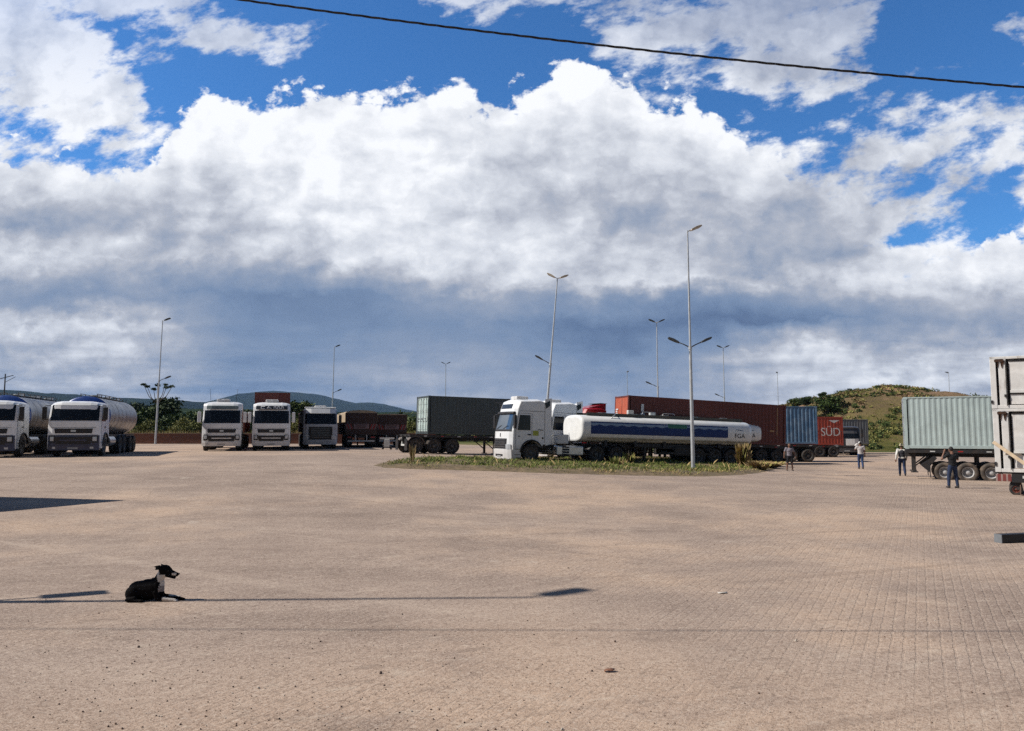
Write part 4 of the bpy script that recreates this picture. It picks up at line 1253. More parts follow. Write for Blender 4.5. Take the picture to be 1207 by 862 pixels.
def tractor_rear(root, y0, y1, wheels, tyre=None, rim=None):
    """chassis, fuel tanks, drive wheels; y positions of the driven axles"""
    mb = MB()
    for sg in (-1, 1): mb.box(sg*0.42-0.05, sg*0.42+0.05, y0, y1, 0.78, 1.02)
    mb.box(-0.42, 0.42, y1-0.1, y1, 0.80, 1.0)
    for y in wheels: mb.cyl((-1.0, y, 0.52), (1.0, y, 0.52), 0.08); mb.blob((0, y, 0.52), (0.24, 0.26, 0.22))
    mb.box(-0.5, 0.5, (wheels[0]+wheels[-1])/2-0.5, (wheels[0]+wheels[-1])/2+0.5, 1.02, 1.14)
    mb.build('chassis', CHAS, root)
    for sg in (-1, 1):
        for y in wheels:
            add_wheel(root, sg*0.97, y, 0.52, 0.56, sg, tyre, rim)
        fm = MB(); r = 0.60
        for y in wheels:
            rings = []
            for a in range(20, 161, 14):
                p = (y + r*cos(radians(a)), 0.52 + r*sin(radians(a)))
                rings.append([(sg*0.68, p[0], p[1]), (sg*1.26, p[0], p[1]), (sg*1.26, p[0], p[1]+0.02), (sg*0.68, p[0], p[1]+0.02)])
            fm.loft(rings)
        fm.build('mudguard', BLACK, root)

def superring(hw, zc, hh, e=3.0, n=40):
    r = []
    for i in range(n):
        a = 2*pi*i/n + pi/2
        ca, sa = cos(a), sin(a)
        r.append((hw*math.copysign(abs(ca)**(2/e), ca), zc + hh*math.copysign(abs(sa)**(2/e), sa)))
    return r

def tail_axles(root, axles, hw=1.0, R=0.52, tyre=None, rim=None):
    for sg in (-1, 1):
        for y in axles: add_wheel(root, sg*0.97, y, R, 0.56, sg, tyre, rim)
    mb = MB()
    for y in axles: mb.cyl((-1.0, y, R), (1.0, y, R), 0.08)
    mb.build('axle', CHAS, root)

# ------------------------------------------------------------------ steel tankers on the left
def steel_tanker(lab, loc, rot):
    t = thing('tanker_truck', lab, 'tanker truck', loc, rot, 'steel tank trucks parked at the left')
    common_cab(t, WHITE, 2.92, (1.88, 2.68), True, bumper=NAVY, mirror=BLACK, style='a', ac_unit=False)
    tractor_rear(t, 1.8, 8.3, (5.6, 6.9))
    # side round fuel tank
    for sg in (-1, 1):
        MB().cyl((sg*0.95, 2.7, 0.78), (sg*0.95, 4.2, 0.78), 0.30, n=18).build('fuel_tank', ALU, t, bevel=0.02)
    rings = []; N = 40; hw, zc, hh = 1.24, 2.18, 1.08
    y0, y1 = 2.55, 10.8
    ysr = [y0-0.16, y0-0.06, y0, y1, y1+0.06, y1+0.16]; ks = [0.55, 0.88, 1.0, 1.0, 0.88, 0.55]
    for y, k in zip(ysr[2:4], ks[2:4]): rings.append([(a, y, b) for a, b in superring(hw, zc, hh, 2.15, N)])
    mb = MB(); mb.loft(rings); tk = mb.build('tank', STEEL, t)
    tank_seams(tk, y0, y1, 7, hw, zc, hh, 2.15, STEEL)
    for (ya, sgn) in ((y0, -1), (y1, 1)):
        rr = []
        for d, k in ((0, 1.0), (0.05, 0.985), (0.10, 0.93), (0.17, 0.75), (0.22, 0.45), (0.235, 0.1)):
            rr.append([(a*k, ya+sgn*d, zc+(b-zc)*k) for a, b in superring(hw+0.004, zc, hh+0.004, 2.15, N)])
        MB().loft(rr).build('tank_end', BLUEP, tk)
    mb = MB()
    for sg in (-1, 1):
        mb.box(sg*0.42-0.03, sg*0.42+0.03, y0+0.5, y1-0.5, zc+hh+0.14, zc+hh+0.17)
        for k in range(9): mb.box(sg*0.42-0.02, sg*0.42+0.02, y0+0.5+k*1.05, y0+0.54+k*1.05, zc+hh-0.12, zc+hh+0.14)
    mb.box(-0.40, 0.40, y0+0.3, y1-0.3, zc+hh+0.0, zc+hh+0.03)
    mb.build('walkway', paint('grey walkway grating', (0.22, 0.2, 0.18), 0.7, dirt=0.4), t)
    for k in range(3):
        MB().cyl((0, 4.6+k*2.9, zc+hh), (0, 4.6+k*2.9, zc+hh+0.16), 0.26, n=16).build('manhole_cover', ALU, t)
    MB().box(-1.1, 1.1, y0+0.4, y1-0.1, 1.0, 1.16).box(-0.45, 0.45, 7.5, y1, 0.8, 1.0).build('subframe', CHAS, t)
    tail_axles(t, (8.9, 10.15))
    MB().box(-1.15, 1.15, y1+0.2, y1+0.26, 0.45, 0.62).build('rear_bumper', CHAS, t)
    return t
def tank_seams(tk, y0, y1, k, hw, zc, hh, e, mat):
    mb = MB()
    for i in range(1, k):
        y = y0 + (y1-y0)*i/k
        a = [[(p*1.006, y-0.03, zc+(q-zc)*1.006) for p, q in superring(hw, zc, hh, e, 40)], [(p*1.006, y+0.03, zc+(q-zc)*1.006) for p, q in superring(hw, zc, hh, e, 40)]]
        mb.loft(a, caps=False)
    mb.build('seam_band', mat, tk)
HEAD = (-0.29, 0.957)
g_ = at(87, 500, 40)
steel_tanker('steel tanker with blue tank end and dark blue bumper, second from the left edge', *place(g_.x, 40.0, HEAD, 11))
g_ = at(-15, 500, 38.6)
t1 = steel_tanker('steel tanker cut off by the left edge of the view', *place(g_.x, 38.6, HEAD, 11))

# ------------------------------------------------------------------ white high-roof trucks
def tipper_body(t, y0, y1, mat, z0=1.2, z1=2.75, tarp=None, hw=1.25, arch=0.22, tarp_side=0.0, ribs=True):
    mb = MB(); mb.box(-hw, hw, y0, y1, z0, z1)
    b = mb.build('cargo_body', mat, t, bevel=0.01)
    if ribs:
        r = MB()
        n = int((y1-y0)/0.65)
        for sg in (-1, 1):
            for k in range(n+1):
                y = y0 + 0.05 + (y1-y0-0.1)*k/n
                r.box(sg*hw, sg*(hw+0.05), y-0.04, y+0.04, z0, z1)
            r.box(sg*hw, sg*(hw+0.055), y0, y1, z1-0.1, z1+0.01)
        r.build('rib', mat, b)
    if tarp:
        rings = []
        for y in (y0-0.01, y1+0.01):
            ring = [(-hw-0.07, y, z1+0.01)]
            for k in range(9):
                a = pi - pi*k/8
                ring.append((hw*1.03*cos(a), y, z1+0.03+arch*sin(a)))
            ring += [(hw+0.07, y, z1+0.01)]
            rings.append(ring)
        mt = MB().loft(rings, smooth=False)
        if tarp_side:
            for sg in (-1, 1): mt.box(sg*(hw+0.058), sg*(hw+0.075), y0, y1, z1-tarp_side, z1+0.02)
        mt.build('tarpaulin', tarp, t, bevel=0.01)
    return b
def volvoish(lab, loc, rot, body):
    t = thing('truck', lab, 'truck', loc, rot, 'white high roofed trucks facing the yard')
    c = common_cab(t, WHITE, 3.32, (1.86, 2.70), False, style='a')
    return t, c
g_ = at(261.5, 500, 51)
t, c = volvoish('white high roofed truck with grey visor strip, leftmost of the forward facing white cabs', *place(g_.x, 51.0, HEAD, 14), None)
c.panel('sun_visor', paint('grey visor plastic', (0.16, 0.2, 0.2), 0.3), -1.02, 1.02, 2.80, 3.04, off=0.10, thick=0.05)
tractor_rear(t, 1.8, 6.0, (4.2, 5.5)); tipper_body(t, 3.0, 13.6, RUSTRED, 1.25, 2.62, TARP); tail_axles(t, (10.4, 11.65, 12.9))
for x in (-0.8, 0.8): MB().tube([(x, 0.9, 3.3), (x*1.1, 0.95, 4.2)], 0.012, 4).build('antenna', BLACK, t)
g_ = at(320, 500, 52)
t4, c = volvoish('white high roofed truck with white lettered visor, tall red container behind its cab', *place(g_.x, 52.0, HEAD, 14), None)
vs = c.panel('sun_visor', paint('dark visor plastic', (0.03, 0.035, 0.045), 0.3), -1.06, 1.06, 2.80, 3.06, off=0.10, thick=0.05)
# worn white lettering on the visor: only strokes are legible in the photo
lt = MB(); rg = random.Random(5)
def stroke(x0, z0, x1, z1, w=0.045):
    d = Vector((x1-x0, 0, z1-z0)); L = d.length; nx, nz = -d.z/L*w/2, d.x/L*w/2
    v = []
    for off in (0.118, 0.104):
        for (a, b) in ((x0+nx, z0+nz), (x1+nx, z1+nz), (x1-nx, z1-nz), (x0-nx, z0-nz)):
            v.append((a, c.yf(b)+cfun(a)-off, b))
    lt.add(v, [(0,1,2,3),(7,6,5,4),(0,4,5,1),(1,5,6,2),(2,6,7,3),(3,7,4,0)])
for x0 in (-0.70,): stroke(x0, 2.86, x0, 3.02); stroke(x0, 2.86, x0+0.25, 2.86); stroke(x0, 3.02, x0+0.25, 3.02)
stroke(-0.32, 2.85, -0.2, 3.03); stroke(-0.2, 3.03, -0.05, 2.85); stroke(-0.27, 2.91, -0.1, 2.91)
for k in range(6): stroke(0.14+k*0.12, 2.86, 0.14+k*0.12, 3.0, 0.05)
for k in range(5): stroke(0.14+k*0.12, (2.86 if k % 2 else 3.0), 0.26+k*0.12, (2.86 if k % 2 else 3.0), 0.04)
lt.build('lettering', WHITE, vs)
tractor_rear(t4, 1.8, 6.0, (4.2, 5.5)); tail_axles(t4, (11.4, 12.65, 13.9), rim=RIMW)
MB().box(-1.2, 1.2, 2.9, 15.2, 1.16, 1.34).box(-0.45, 0.45, 3.2, 15, 0.9, 1.16).build('trailer_frame', CHAS, t4)

g_ = at(378, 500, 57)
t5 = thing('truck', 'grey cab with white roof and tall black slatted grille, third of the forward facing cabs', 'truck', *place(g_.x, 57.0, HEAD, 14)[:2], 'white high roofed trucks facing the yard')
del t5['group']
c = common_cab(t5, T5GREY, 3.08, (1.86, 2.62), True, style='b', mirror=BLACK, ac_unit=True)
c.panel('sun_visor', WHITE, -1.12, 1.12, 2.66, 3.02, off=0.12, thick=0.12)
MB().box(-1.15, 1.15, 0.5, 1.9, 3.06, 3.14).build('roof_cover', WHITE, t5, bevel=0.04)
tractor_rear(t5, 1.8, 6.0, (4.2, 5.5)); tipper_body(t5, 3.0, 13.6, DARKRED, 1.25, 2.9, TARP); tail_axles(t5, (10.4, 11.65, 12.9))

# rears of two tipper trailers (they stand facing away): local front is the rear face
def rear_trailer(lab, loc, rot, z1, arch, strip):
    t = thing('tipper_trailer', lab, 'trailer', loc, rot, 'dark tipper trailers seen from behind')
    tipper_body(t, 0, 11.5, DARKRED, 1.05, z1, TARP, arch=arch, tarp_side=0.75)
    p = MB().box(-0.62, 0.62, -0.02, 0.0, 1.55, 1.95).build('sign_board', strip, t)
    q = MB()
    for k in range(3): q.box(-0.5+k*0.05, 0.5-k*0.08, -0.026, -0.02, 1.85-k*0.11, 1.90-k*0.11)
    q.build('writing', DARKRED, p)
    st = MB()
    for sg in (-1, 1):
        for k in range(4):
            x = sg*(0.72+k*0.13)
            st.add([(x-0.05, -0.012, 1.5), (x+0.03, -0.012, 1.5), (x+0.03+sg*0.16, -0.012, 1.95), (x-0.05+sg*0.16, -0.012, 1.95), (x-0.05, -0.002, 1.5), (x+0.03, -0.002, 1.5), (x+0.03+sg*0.16, -0.002, 1.95), (x-0.05+sg*0.16, -0.002, 1.95)],
                   [(0,1,2,3),(7,6,5,4),(0,4,5,1),(1,5,6,2),(2,6,7,3),(3,7,4,0)], k % 2)
    # keep the outermost stripes on the body
    st.build('warning_stripes', [REDREF, PINK], t)
    MB().box(-1.1, 1.1, 0.02, 0.08, 0.48, 0.60).box(-0.5, -0.42, 0.03, 0.1, 0.6, 1.05).box(0.42, 0.5, 0.03, 0.1, 0.6, 1.05).build('rear_bumper', WREF, t)
    for sg in (-1, 1):
        MB().box(sg*0.95-0.16, sg*0.95+0.16, -0.02, 0.03, 0.80, 0.90).build('tail_light', REDREF, t)
        MB().box(sg*0.97-0.28, sg*0.97+0.28, 0.28, 0.30, 0.25, 0.95).build('mud_flap', BLACK, t)
    MB().box(-0.45, 0.45, 0.1, 11.3, 0.8, 1.05).build('trailer_frame', CHAS, t)
    tail_axles(t, (1.2, 2.45, 3.7), rim=RIMD)
    for sg in (-1, 1): MB().box(sg*0.6-0.06, sg*0.6+0.06, 9.3, 9.42, 0.02, 0.85).build('landing_leg', CHAS, t)
    return t
g_ = at(426, 500, 63.5)
rear_trailer('dark tipper trailer with arched tan tarpaulin, nearer the grey cab', *place(g_.x, 63.5, HEAD, 11), 2.84, 0.22, PINK)
g_ = at(462, 500, 67)
rear_trailer('dark red tipper trailer with flat tan cover and pink sign strip, nearer the container doors', *place(g_.x, 67, HEAD, 11), 2.78, 0.08, PINK)
# small white handcart / toolbox stand between trailer and container
p = gnd(456, 530)
t = thing('tool_stand', 'small white box stand with two dark feet at the foot of the dark tippers', 'tool stand', (p.x, p.y, p.z))
MB().box(-0.55, 0.55, -0.05, 0.05, 0.78, 0.92).build('top_bar', WREF, t)
MB().prism([(-0.22, 0.2), (0.22, 0.2), (0.18, 0.78), (-0.18, 0.78)], -0.08, 0.08, axis='y').build('panel', WREF, t, bevel=0.01)
for x in (-0.26, 0.26): MB().beam((x*1.3, 0, 0), (x*0.7, 0, 0.35), 0.12, 0.14).build('leg', CHAS, t)

# ------------------------------------------------------------------ shipping containers
def corrugate(mb, L, z0, z1, x, sgn, pitch=0.278, dep=0.036, inset=0.09, axis='y', m=0, y_off=0.0):
    """corrugated sheet along y at x facing sgn"""
    n = max(3, int(round((L-2*inset)/pitch))); p = (L-2*inset)/n
    pts = []
    for i in range(n):
        y = -L/2 + inset + i*p
        pts += [(y, 0), (y+p*0.26, 0), (y+p*0.5, dep), (y+p*0.76, dep)]
    pts.append((L/2-inset, 0))
    v = []
    for y, d in pts:
        for z in (z0, z1):
            q = x - sgn*(0.012+d)
            v.append((q, y+y_off, z) if axis == 'y' else (y, q, z))
    f = [(2*i, 2*i+2, 2*i+3, 2*i+1) for i in range(len(pts)-1)]
    mb.add(v, f, m)
def container(lab, L, Hc, mat, loc, rot, *, pitch=0.278, dep=0.036, framemat=None, doormat=None, group='shipping containers on trailers', rods=ALU):
    """base centre at the corner-casting level; y from 0 to L, door end at y=L, blind end at y=0"""
    framemat = framemat or mat; doormat = doormat or mat
    t = thing('shipping_container', lab, 'shipping container', loc, rot, group)
    W2 = 1.219
    fr = MB()
    for sx in (-1, 1):
        for y in (0, L):
            ya, yb = (0, 0.14) if y == 0 else (L-0.14, L)
            fr.box(sx*W2-0.07 - 0.07*sx + 0.0, sx*W2-0.07*sx+0.07, ya, yb, 0.0, Hc)
        fr.box(sx*W2-0.06*sx-0.06, sx*W2-0.06*sx+0.06, 0.14, L-0.14, 0.02, 0.17)
        fr.box(sx*W2-0.03*sx-0.03, sx*W2-0.03*sx+0.03, 0.14, L-0.14, Hc-0.07, Hc-0.005)
    for y in (0.05, L-0.05):
        fr.box(-W2+0.14, W2-0.14, y-0.05, y+0.05, 0.02, 0.17); fr.box(-W2+0.14, W2-0.14, y-0.05, y+0.05, Hc-0.11, Hc-0.005)
    fr.build('frame', framemat, t, bevel=0.008)
    cc_ = MB()
    for sx in (-1, 1):
        for y in (0.085, L-0.085):
            for z in (0.055, Hc-0.06):
                cc_.box(sx*(W2-0.082)-0.089, sx*(W2-0.082)+0.089, y-0.09, y+0.09, z-0.062, z+0.064)
    cc_.build('corner_casting', framemat, t)
    for sx in (-1, 1):
        mb = MB(); corrugate(mb, L-0.2, 0.16, Hc-0.06, sx*W2, sx, y_off=L/2, pitch=pitch, dep=dep)
        mb.build('side_wall', mat, t)
    mb = MB(); corrugate(mb, 2*W2-0.2, 0.16, Hc-0.1, 0.0, -1, pitch=0.25, axis='x', inset=0.03)
    mb.build('end_wall', mat, t)
    MB().box(-W2+0.05, W2-0.05, 0.06, L-0.06, Hc-0.035, Hc-0.02).build('roof', mat, t)
    MB().box(-W2+0.06, W2-0.06, 0.05, L-0.06, 0.10, 0.15).build('floor', CHAS, t)
    for sx in (-1, 1):
        d = MB(); a, b = (0.01, W2-0.15) if sx > 0 else (-W2+0.15, -0.01)
        d.box(a, b, L-0.07, L-0.03, 0.19, Hc-0.13)
        for k in range(4):
            zc = 0.19+(Hc-0.32)*(k+0.5)/4
            d.box(a+0.06, b-0.06, L-0.03, L-0.012, zc-0.16, zc+0.16)
        dd = d.build('door', doormat, t, bevel=0.006)
        for xr in (a+0.26*(b-a), a+0.76*(b-a)):
            r = MB(); r.cyl((xr, L+0.012, 0.08), (xr, L+0.012, Hc-0.05), 0.02, n=8)
            for zz in (0.2, 0.9, 1.6, Hc-0.2): r.box(xr-0.07, xr+0.07, L-0.028, L+0.03, zz-0.03, zz+0.03)
            r.box(xr-0.02, xr+0.38*(1 if sx < 0 else -1), L+0.02, L+0.045, 1.05, 1.09) if False else r.box(min(xr, xr+0.3*sx*-1), max(xr, xr+0.3*sx*-1), L+0.02, L+0.045, 1.05, 1.09)
            r.build('lock_rod', rods, dd)
    return t
def skeletal_trailer(lab, L, loc, rot, axles, deck=1.25, tyre=None, rim=None, legs=None, wheelR=0.52, gooseneck=False, group='container trailers', bumper=True, legz=0.0):
    """y=0 front, y=L rear"""
    t = thing('container_trailer', lab, 'trailer', loc, rot, group)
    mb = MB()
    for sg in (-1, 1): mb.box(sg*0.45-0.06, sg*0.45+0.06, 0.1, L, deck-0.40, deck-0.06)
    n = 9
    for k in range(n):
        y = 0.12+(L-0.24)*k/(n-1); mb.box(-1.2, 1.2, y-0.06, y+0.06, deck-0.17, deck-0.03)
    for sg in (-1, 1): mb.box(sg*1.2-0.03, sg*1.2+0.03, 0.1, L, deck-0.20, deck-0.03)
    mb.build('frame', CHAS, t, bevel=0.006)
    rf = MB()
    for sg in (-1, 1):
        for k in range(int(L/1.2)):
            rf.box(sg*1.232, sg*1.238, 0.5+k*1.2, 0.72+k*1.2, deck-0.14, deck-0.09, k % 2)
    rf.build('reflector', [WREF, REDREF], t)
    tail_axles(t, axles, tyre=tyre, rim=rim, R=wheelR)
    sp = MB()
    for sg in (-1, 1):
        for y in axles: sp.beam((sg*0.52, y-0.5, 0.85), (sg*0.52, y+0.5, 0.85), 0.08, 0.10); sp.box(sg*0.47-0.06, sg*0.47+0.06, y-0.56, y-0.44, 0.8, deck-0.1)
        sp.box(sg*0.45-0.05, sg*0.45+0.05, axles[0]-0.6, axles[-1]+0.5, 0.82, 0.92)
    sp.build('suspension', CHAS, t)
    if legs is None: legs = 2.6
    for sg in (-1, 1):
        MB().box(sg*0.85-0.07, sg*0.85+0.07, legs-0.07, legs+0.07, legz+0.05, deck-0.17).box(sg*0.85-0.16, sg*0.85+0.16, legs-0.16, legs+0.16, legz, legz+0.05).build('landing_leg', CHAS, t)
        MB().beam((sg*0.85, legs, legz+0.3), (sg*0.85, legs+(0.9 if legz == 0 else -0.7), deck-0.3), 0.06, 0.06).build('leg_brace', CHAS, t)
    if bumper: MB().box(-1.15, 1.15, L-0.08, L, 0.48, 0.60).box(-0.6, -0.5, L-0.1, L-0.02, 0.6, deck-0.2).box(0.5, 0.6, L-0.1, L-0.02, 0.6, deck-0.2).build('rear_bumper', WREF, t)
    for sg in (-1, 1):
        MB().box(sg*0.97-0.28, sg*0.97+0.28, axles[-1]+0.62, axles[-1]+0.64, 0.2, 0.95).build('mud_flap', BLACK, t)
    return t
def on_deck(loc, rot, off, z, x=0.0):
    """world location of a container start, off metres behind a trailer's front, z above its ground"""
    R = Matrix.Rotation(rot[2], 4, 'Z') @ Matrix.Rotation(rot[1], 4, 'Y') @ Matrix.Rotation(rot[0], 4, 'X')
    return tuple(Vector(loc) + (R @ Vector((x, off, z))))

def corr_paint(name, col, **k):
    kw = dict(rough=0.5, dirt=0.35, streak=0.5, scale=1.4); kw.update(k)
    return paint(name, col, **kw)
C_GREEN = corr_paint('dark grey green container paint', (0.055, 0.07, 0.072), dirtcol=(0.05, 0.05, 0.045), streak=0.25)
C_DOOR_LIT = corr_paint('pale mint sunlit door tone', (0.46, 0.56, 0.53), streak=0.35)  # doors paler than the sides: sunlight on this end put into the colour
C_RED = corr_paint('brick red container paint', (0.125, 0.027, 0.020), dirtcol=(0.08, 0.03, 0.02))
C_RED_LIT = corr_paint('sunlit tone of brick red', (0.46, 0.10, 0.05), streak=0.3)  # brighter copy of the brick red: sunlight on the end wall put into colour
C_BLUE = corr_paint('faded blue container paint', (0.085, 0.17, 0.29), dirt=0.55, dirtcol=(0.30, 0.38, 0.44), streak=0.35, streakcol=(0.08, 0.10, 0.13))
C_ORG = corr_paint('hamburg red container paint', (0.36, 0.06, 0.035), dirtcol=(0.28, 0.05, 0.03), streak=0.2)
C_GREY = corr_paint('grey container paint', (0.15, 0.16, 0.17))
C_MINT = corr_paint('mint container paint', (0.42, 0.50, 0.49), dirt=0.3, streak=0.25, streakcol=(0.20, 0.18, 0.14), dirtcol=(0.33, 0.40, 0.38))
C_RED2 = corr_paint('maroon container paint', (0.12, 0.022, 0.018))

# maroon container on the fourth truck, standing well above its cab
M4l, M4r = tuple(t4.location), tuple(t4.rotation_euler)
container('maroon container standing tall behind the white lettered cab', 12.19, 2.75, C_RED2, on_deck(M4l, M4r, 3.0, 1.345), M4r)

# dark container, its doors painted pale mint as sunlit
Lc = 6.06; d1 = Vector((0.9, 0.436)).normalized(); nrm = Vector((-d1.y, d1.x))
corner = Vector((-5.66, 51.2))
ctr = corner + nrm*1.219                       # centre of the door end
front = ctr + d1*Lc
dirb = -d1                                     # from front to rear (doors)
loc, rot = place(front.x - dirb.x*1.6, front.y - dirb.y*1.6, dirb, 9)
gt = skeletal_trailer('trailer with arched mudguard under the dark container with sunlit mint doors', 8.9, loc, rot, (5.85, 7.15, 8.45), deck=1.28, legs=2.6)
dc = container('dark grey green container, doors painted pale mint as sunlit', Lc, 2.59, C_GREEN, on_deck(loc, rot, 1.6, 1.285), rot, doormat=C_DOOR_LIT, framemat=C_GREEN)
fm = MB()
for sg in (-1, 1):
    rr = []
    for a in range(0, 181, 15):
        p_ = (8.45+0.62*cos(radians(a)), 0.52+0.62*sin(radians(a)))
        rr.append([(sg*0.68, p_[0], p_[1]), (sg*1.25, p_[0], p_[1]), (sg*1.25, p_[0], p_[1]+0.03), (sg*0.68, p_[0], p_[1]+0.03)])
    MB().loft(rr).build('mudguard', paint('dusty grey mudguard', (0.16, 0.13, 0.12), 0.7, dirt=0.4), gt)
fs = 1 if (Matrix.Rotation(rot[2], 3, 'Z') @ Vector((1, 0, 0))).y < 0 else -1
mk = MB()
for (ya, yb, za, zb) in ((0.35, 1.15, 2.26, 2.32), (0.6, 0.85, 2.12, 2.19), (0.62, 0.83, 2.0, 2.07), (0.7, 0.8, 1.86, 1.95)):
    mk.box(fs*1.217, fs*1.224, ya, yb, za, zb)
mk.build('marking', paint('dull grey marking', (0.16, 0.16, 0.16), 0.7), dc)
# doors end frame reads pale too

# red long container
d2 = Vector((0.967, 0.246)).normalized(); n2_ = Vector((-d2.y, d2.x))
cor = Vector((7.75, 52.0)); ctr = cor + n2_*1.219
loc, rot = place(ctr.x, ctr.y, d2, 12.2)
loc = (loc[0], loc[1], 0.62); rot = (atan2(-0.60, 12.2), 0, rot[2])
skeletal_trailer('long trailer under the brick red container', 12.6, loc, rot, (9.0, 10.25, 11.5), deck=1.30, rim=RIMD, legs=2.6)
rc = container('long brick red container with orange end painted as sunlit, behind the tankers', 12.19, 2.9, C_RED, on_deck(loc, rot, 0.0, 1.305), rot)
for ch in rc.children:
    if ch.name.startswith('end_wall'): ch.data.materials[0] = C_RED_LIT; ch['label'] = 'corrugated end wall, sunlight put into its orange colour'
mk = MB()
for k, w_ in enumerate((0.42, 0.3, 0.36)): mk.box(-0.95, -0.95+w_, -0.022, -0.014, 1.95-k*0.14, 2.03-k*0.14)
mk.build('marking', WHITE2, rc)
# hanging round marking of the long side (vertical white sign and ring)
mk = MB(); X_ = 1.219
mk.box(X_-0.002, X_+0.006, 0.95, 1.15, 1.85, 2.35)
mk.lathe([(0.13, X_+0.004), (0.22, X_+0.004), (0.22, X_-0.003), (0.13, X_-0.003)], (0, 1.05, 1.55), 'x', 18)
mk.build('marking', WHITE2, rc)
mk = MB().box(X_-0.002, X_+0.006, 11.45, 11.5, 0.7, 2.7).box(X_-0.002, X_+0.006, 10.9, 11.25, 0.95, 1.05).build('marking', paint('worn ochre marking', (0.4, 0.25, 0.12), 0.6), rc)

# blue container, partly behind the red one
d3 = Vector((-0.99, 0.10)).normalized()
loc, rot = place(23.55, 58.9, d3, 8)
rot = (0, 0, rot[2])
# its visible long side must face the camera: local -x side when running towards -X
off = Vector((d3.y, -d3.x))                     # right-hand side of travel
cx_, cy_ = 23.55 + 0.12, 58.9 + 1.219
loc = (cx_, cy_, gz_(cx_, cy_))
skeletal_trailer('trailer whose rear wheels show beneath the faded blue container', 7.4, loc, rot, (0.8, 2.05, 3.3), deck=1.38, legs=6.4, wheelR=0.5)
container('faded blue container with streaked ribs, right of the red one', 6.06, 2.9, C_BLUE, on_deck(loc, rot, 0.05, 1.385), rot)

# orange container with big white lettering
loc = (30.3, 70.0 + 1.25, gz_(30.3, 71)); d4 = Vector((-1.0, 0.03)).normalized(); rot = (0, 0, atan2(-d4.x, d4.y))
skeletal_trailer('low trailer under the orange lettered container', 12.6, loc, rot, (0.9, 2.15, 3.4), deck=1.08, legs=9.0)
oc = container('orange container with large white letters, between the blue and grey ones', 12.19, 2.59, C_ORG, on_deck(loc, rot, 0.0, 1.085), rot)
# after rotation the camera-facing side is local +x or -x; find it
def facing_side(rot):
    v = Matrix.Rotation(rot[2], 3, 'Z') @ Vector((1, 0, 0))
    return 1 if v.y < 0 else -1
sd_ = facing_side(rot)
def side_text(o, txt, size, yc, zc, sgn, mat, sx=1.0, L=12.19):
    Mx = Matrix.Translation((sgn*(1.219+0.002), yc, zc)) @ Matrix.Rotation(sgn*radians(90), 4, 'Z') @ Matrix.Rotation(radians(90), 4, 'X')
    return text_mesh('lettering', txt, size, mat, o, Mx, 0.004, sx)
ht = side_text(oc, 'HAMBURG S\u00dcD', 1.05, 0, 1.18, sd_, WHITE2, 0.89)
ylo = min(v.co.y for v in ht.data.vertices)
ht.data.transform(Matrix.Translation((0, 0.28-ylo, 0)))
MB().add([(sd_*1.225, 0.45, 2.2), (sd_*1.225, 1.15, 2.2), (sd_*1.225, 0.8, 2.02), (sd_*1.225, 0.3, 2.28), (sd_*1.225, 1.3, 2.28)], [(0,1,4,3),(0,1,2)]).build('marking', WHITE2, oc)

# grey container and the white cab in front of it
loc = (37.3, 81.3, 0.0); d5 = Vector((-1.0, 0.05)).normalized(); rot = (0, 0, atan2(-d5.x, d5.y))
skeletal_trailer('trailer under the grey container at the foot of the hill', 12.6, loc, rot, (0.9, 2.15, 3.4), deck=1.0, legs=9.0)
container('grey container furthest right in the row, at the foot of the hill', 12.19, 2.59, C_GREY, on_deck(loc, rot, 0.0, 1.005), rot)
g_ = at(997.5, 500, 75)
t = thing('truck', 'dark cab with a white front panel half hidden behind the orange container', 'truck', *place(g_.x, 75, (0.25, 0.97), 5))
c = common_cab(t, DGREY, 2.85, (1.70, 2.66), True, style='b', mirror=BLACK, ac_unit=False)
c.panel('hood_panel', WHITE2, -0.1, 1.1, 0.98, 1.62, off=0.05, thick=0.04)
c.panel('sun_visor', BLACK, -1.1, 1.1, 2.62, 2.74, off=0.12, thick=0.1)
MB().box(-0.45, 0.45, 2.2, 3.9, 0.8, 1.0).build('chassis', CHAS, t)
for sg in (-1, 1): add_wheel(t, sg*0.97, 3.3, 0.52, 0.5, sg)

# mint container on the right
d6 = Vector((0.902, -0.432)).normalized(); n6 = Vector((-d6.y, d6.x))
c0 = Vector((at(1066, 500, 38.6).x, 38.6)); ctr = c0 + n6*1.219
fr_ = ctr + d6*6.06
rot = (0, 0, atan2(d6.x, -d6.y)); dd_ = -d6      # runs from right end (front) to the left end (rear doors)
start = ctr + d6*9.0
# trailer runs beyond the container to the right
loc = (start.x, start.y, -0.10)
rot = (0, 0, atan2(-dd_.x, dd_.y))
skeletal_trailer('trailer with three dusty wheels under the mint container', 9.0, loc, rot, (5.35, 6.33, 7.31), deck=1.60, tyre=TYRED, rim=RIMW, legs=8.62, wheelR=0.475, bumper=False, legz=0.42)
container('mint green ribbed container on a trailer at the right', 6.06, 2.59, C_MINT, on_deck(loc, rot, 2.94, 1.605), rot, pitch=0.235, dep=0.015)
mt_ = bpy.data.objects['container_trailer.004'] if 'container_trailer.004' in bpy.data.objects else None
for o_ in COL.objects:
    if o_.get('label', '').startswith('trailer with three dusty wheels'): mt_ = o_
for sg in (-1, 1):
    MB().prism([(7.95, 0.42), (8.35, 0.80), (7.75, 1.28), (7.62, 1.15), (7.95, 0.75)], sg*0.7, sg*1.22).build('stone_guard', BLACK, mt_)
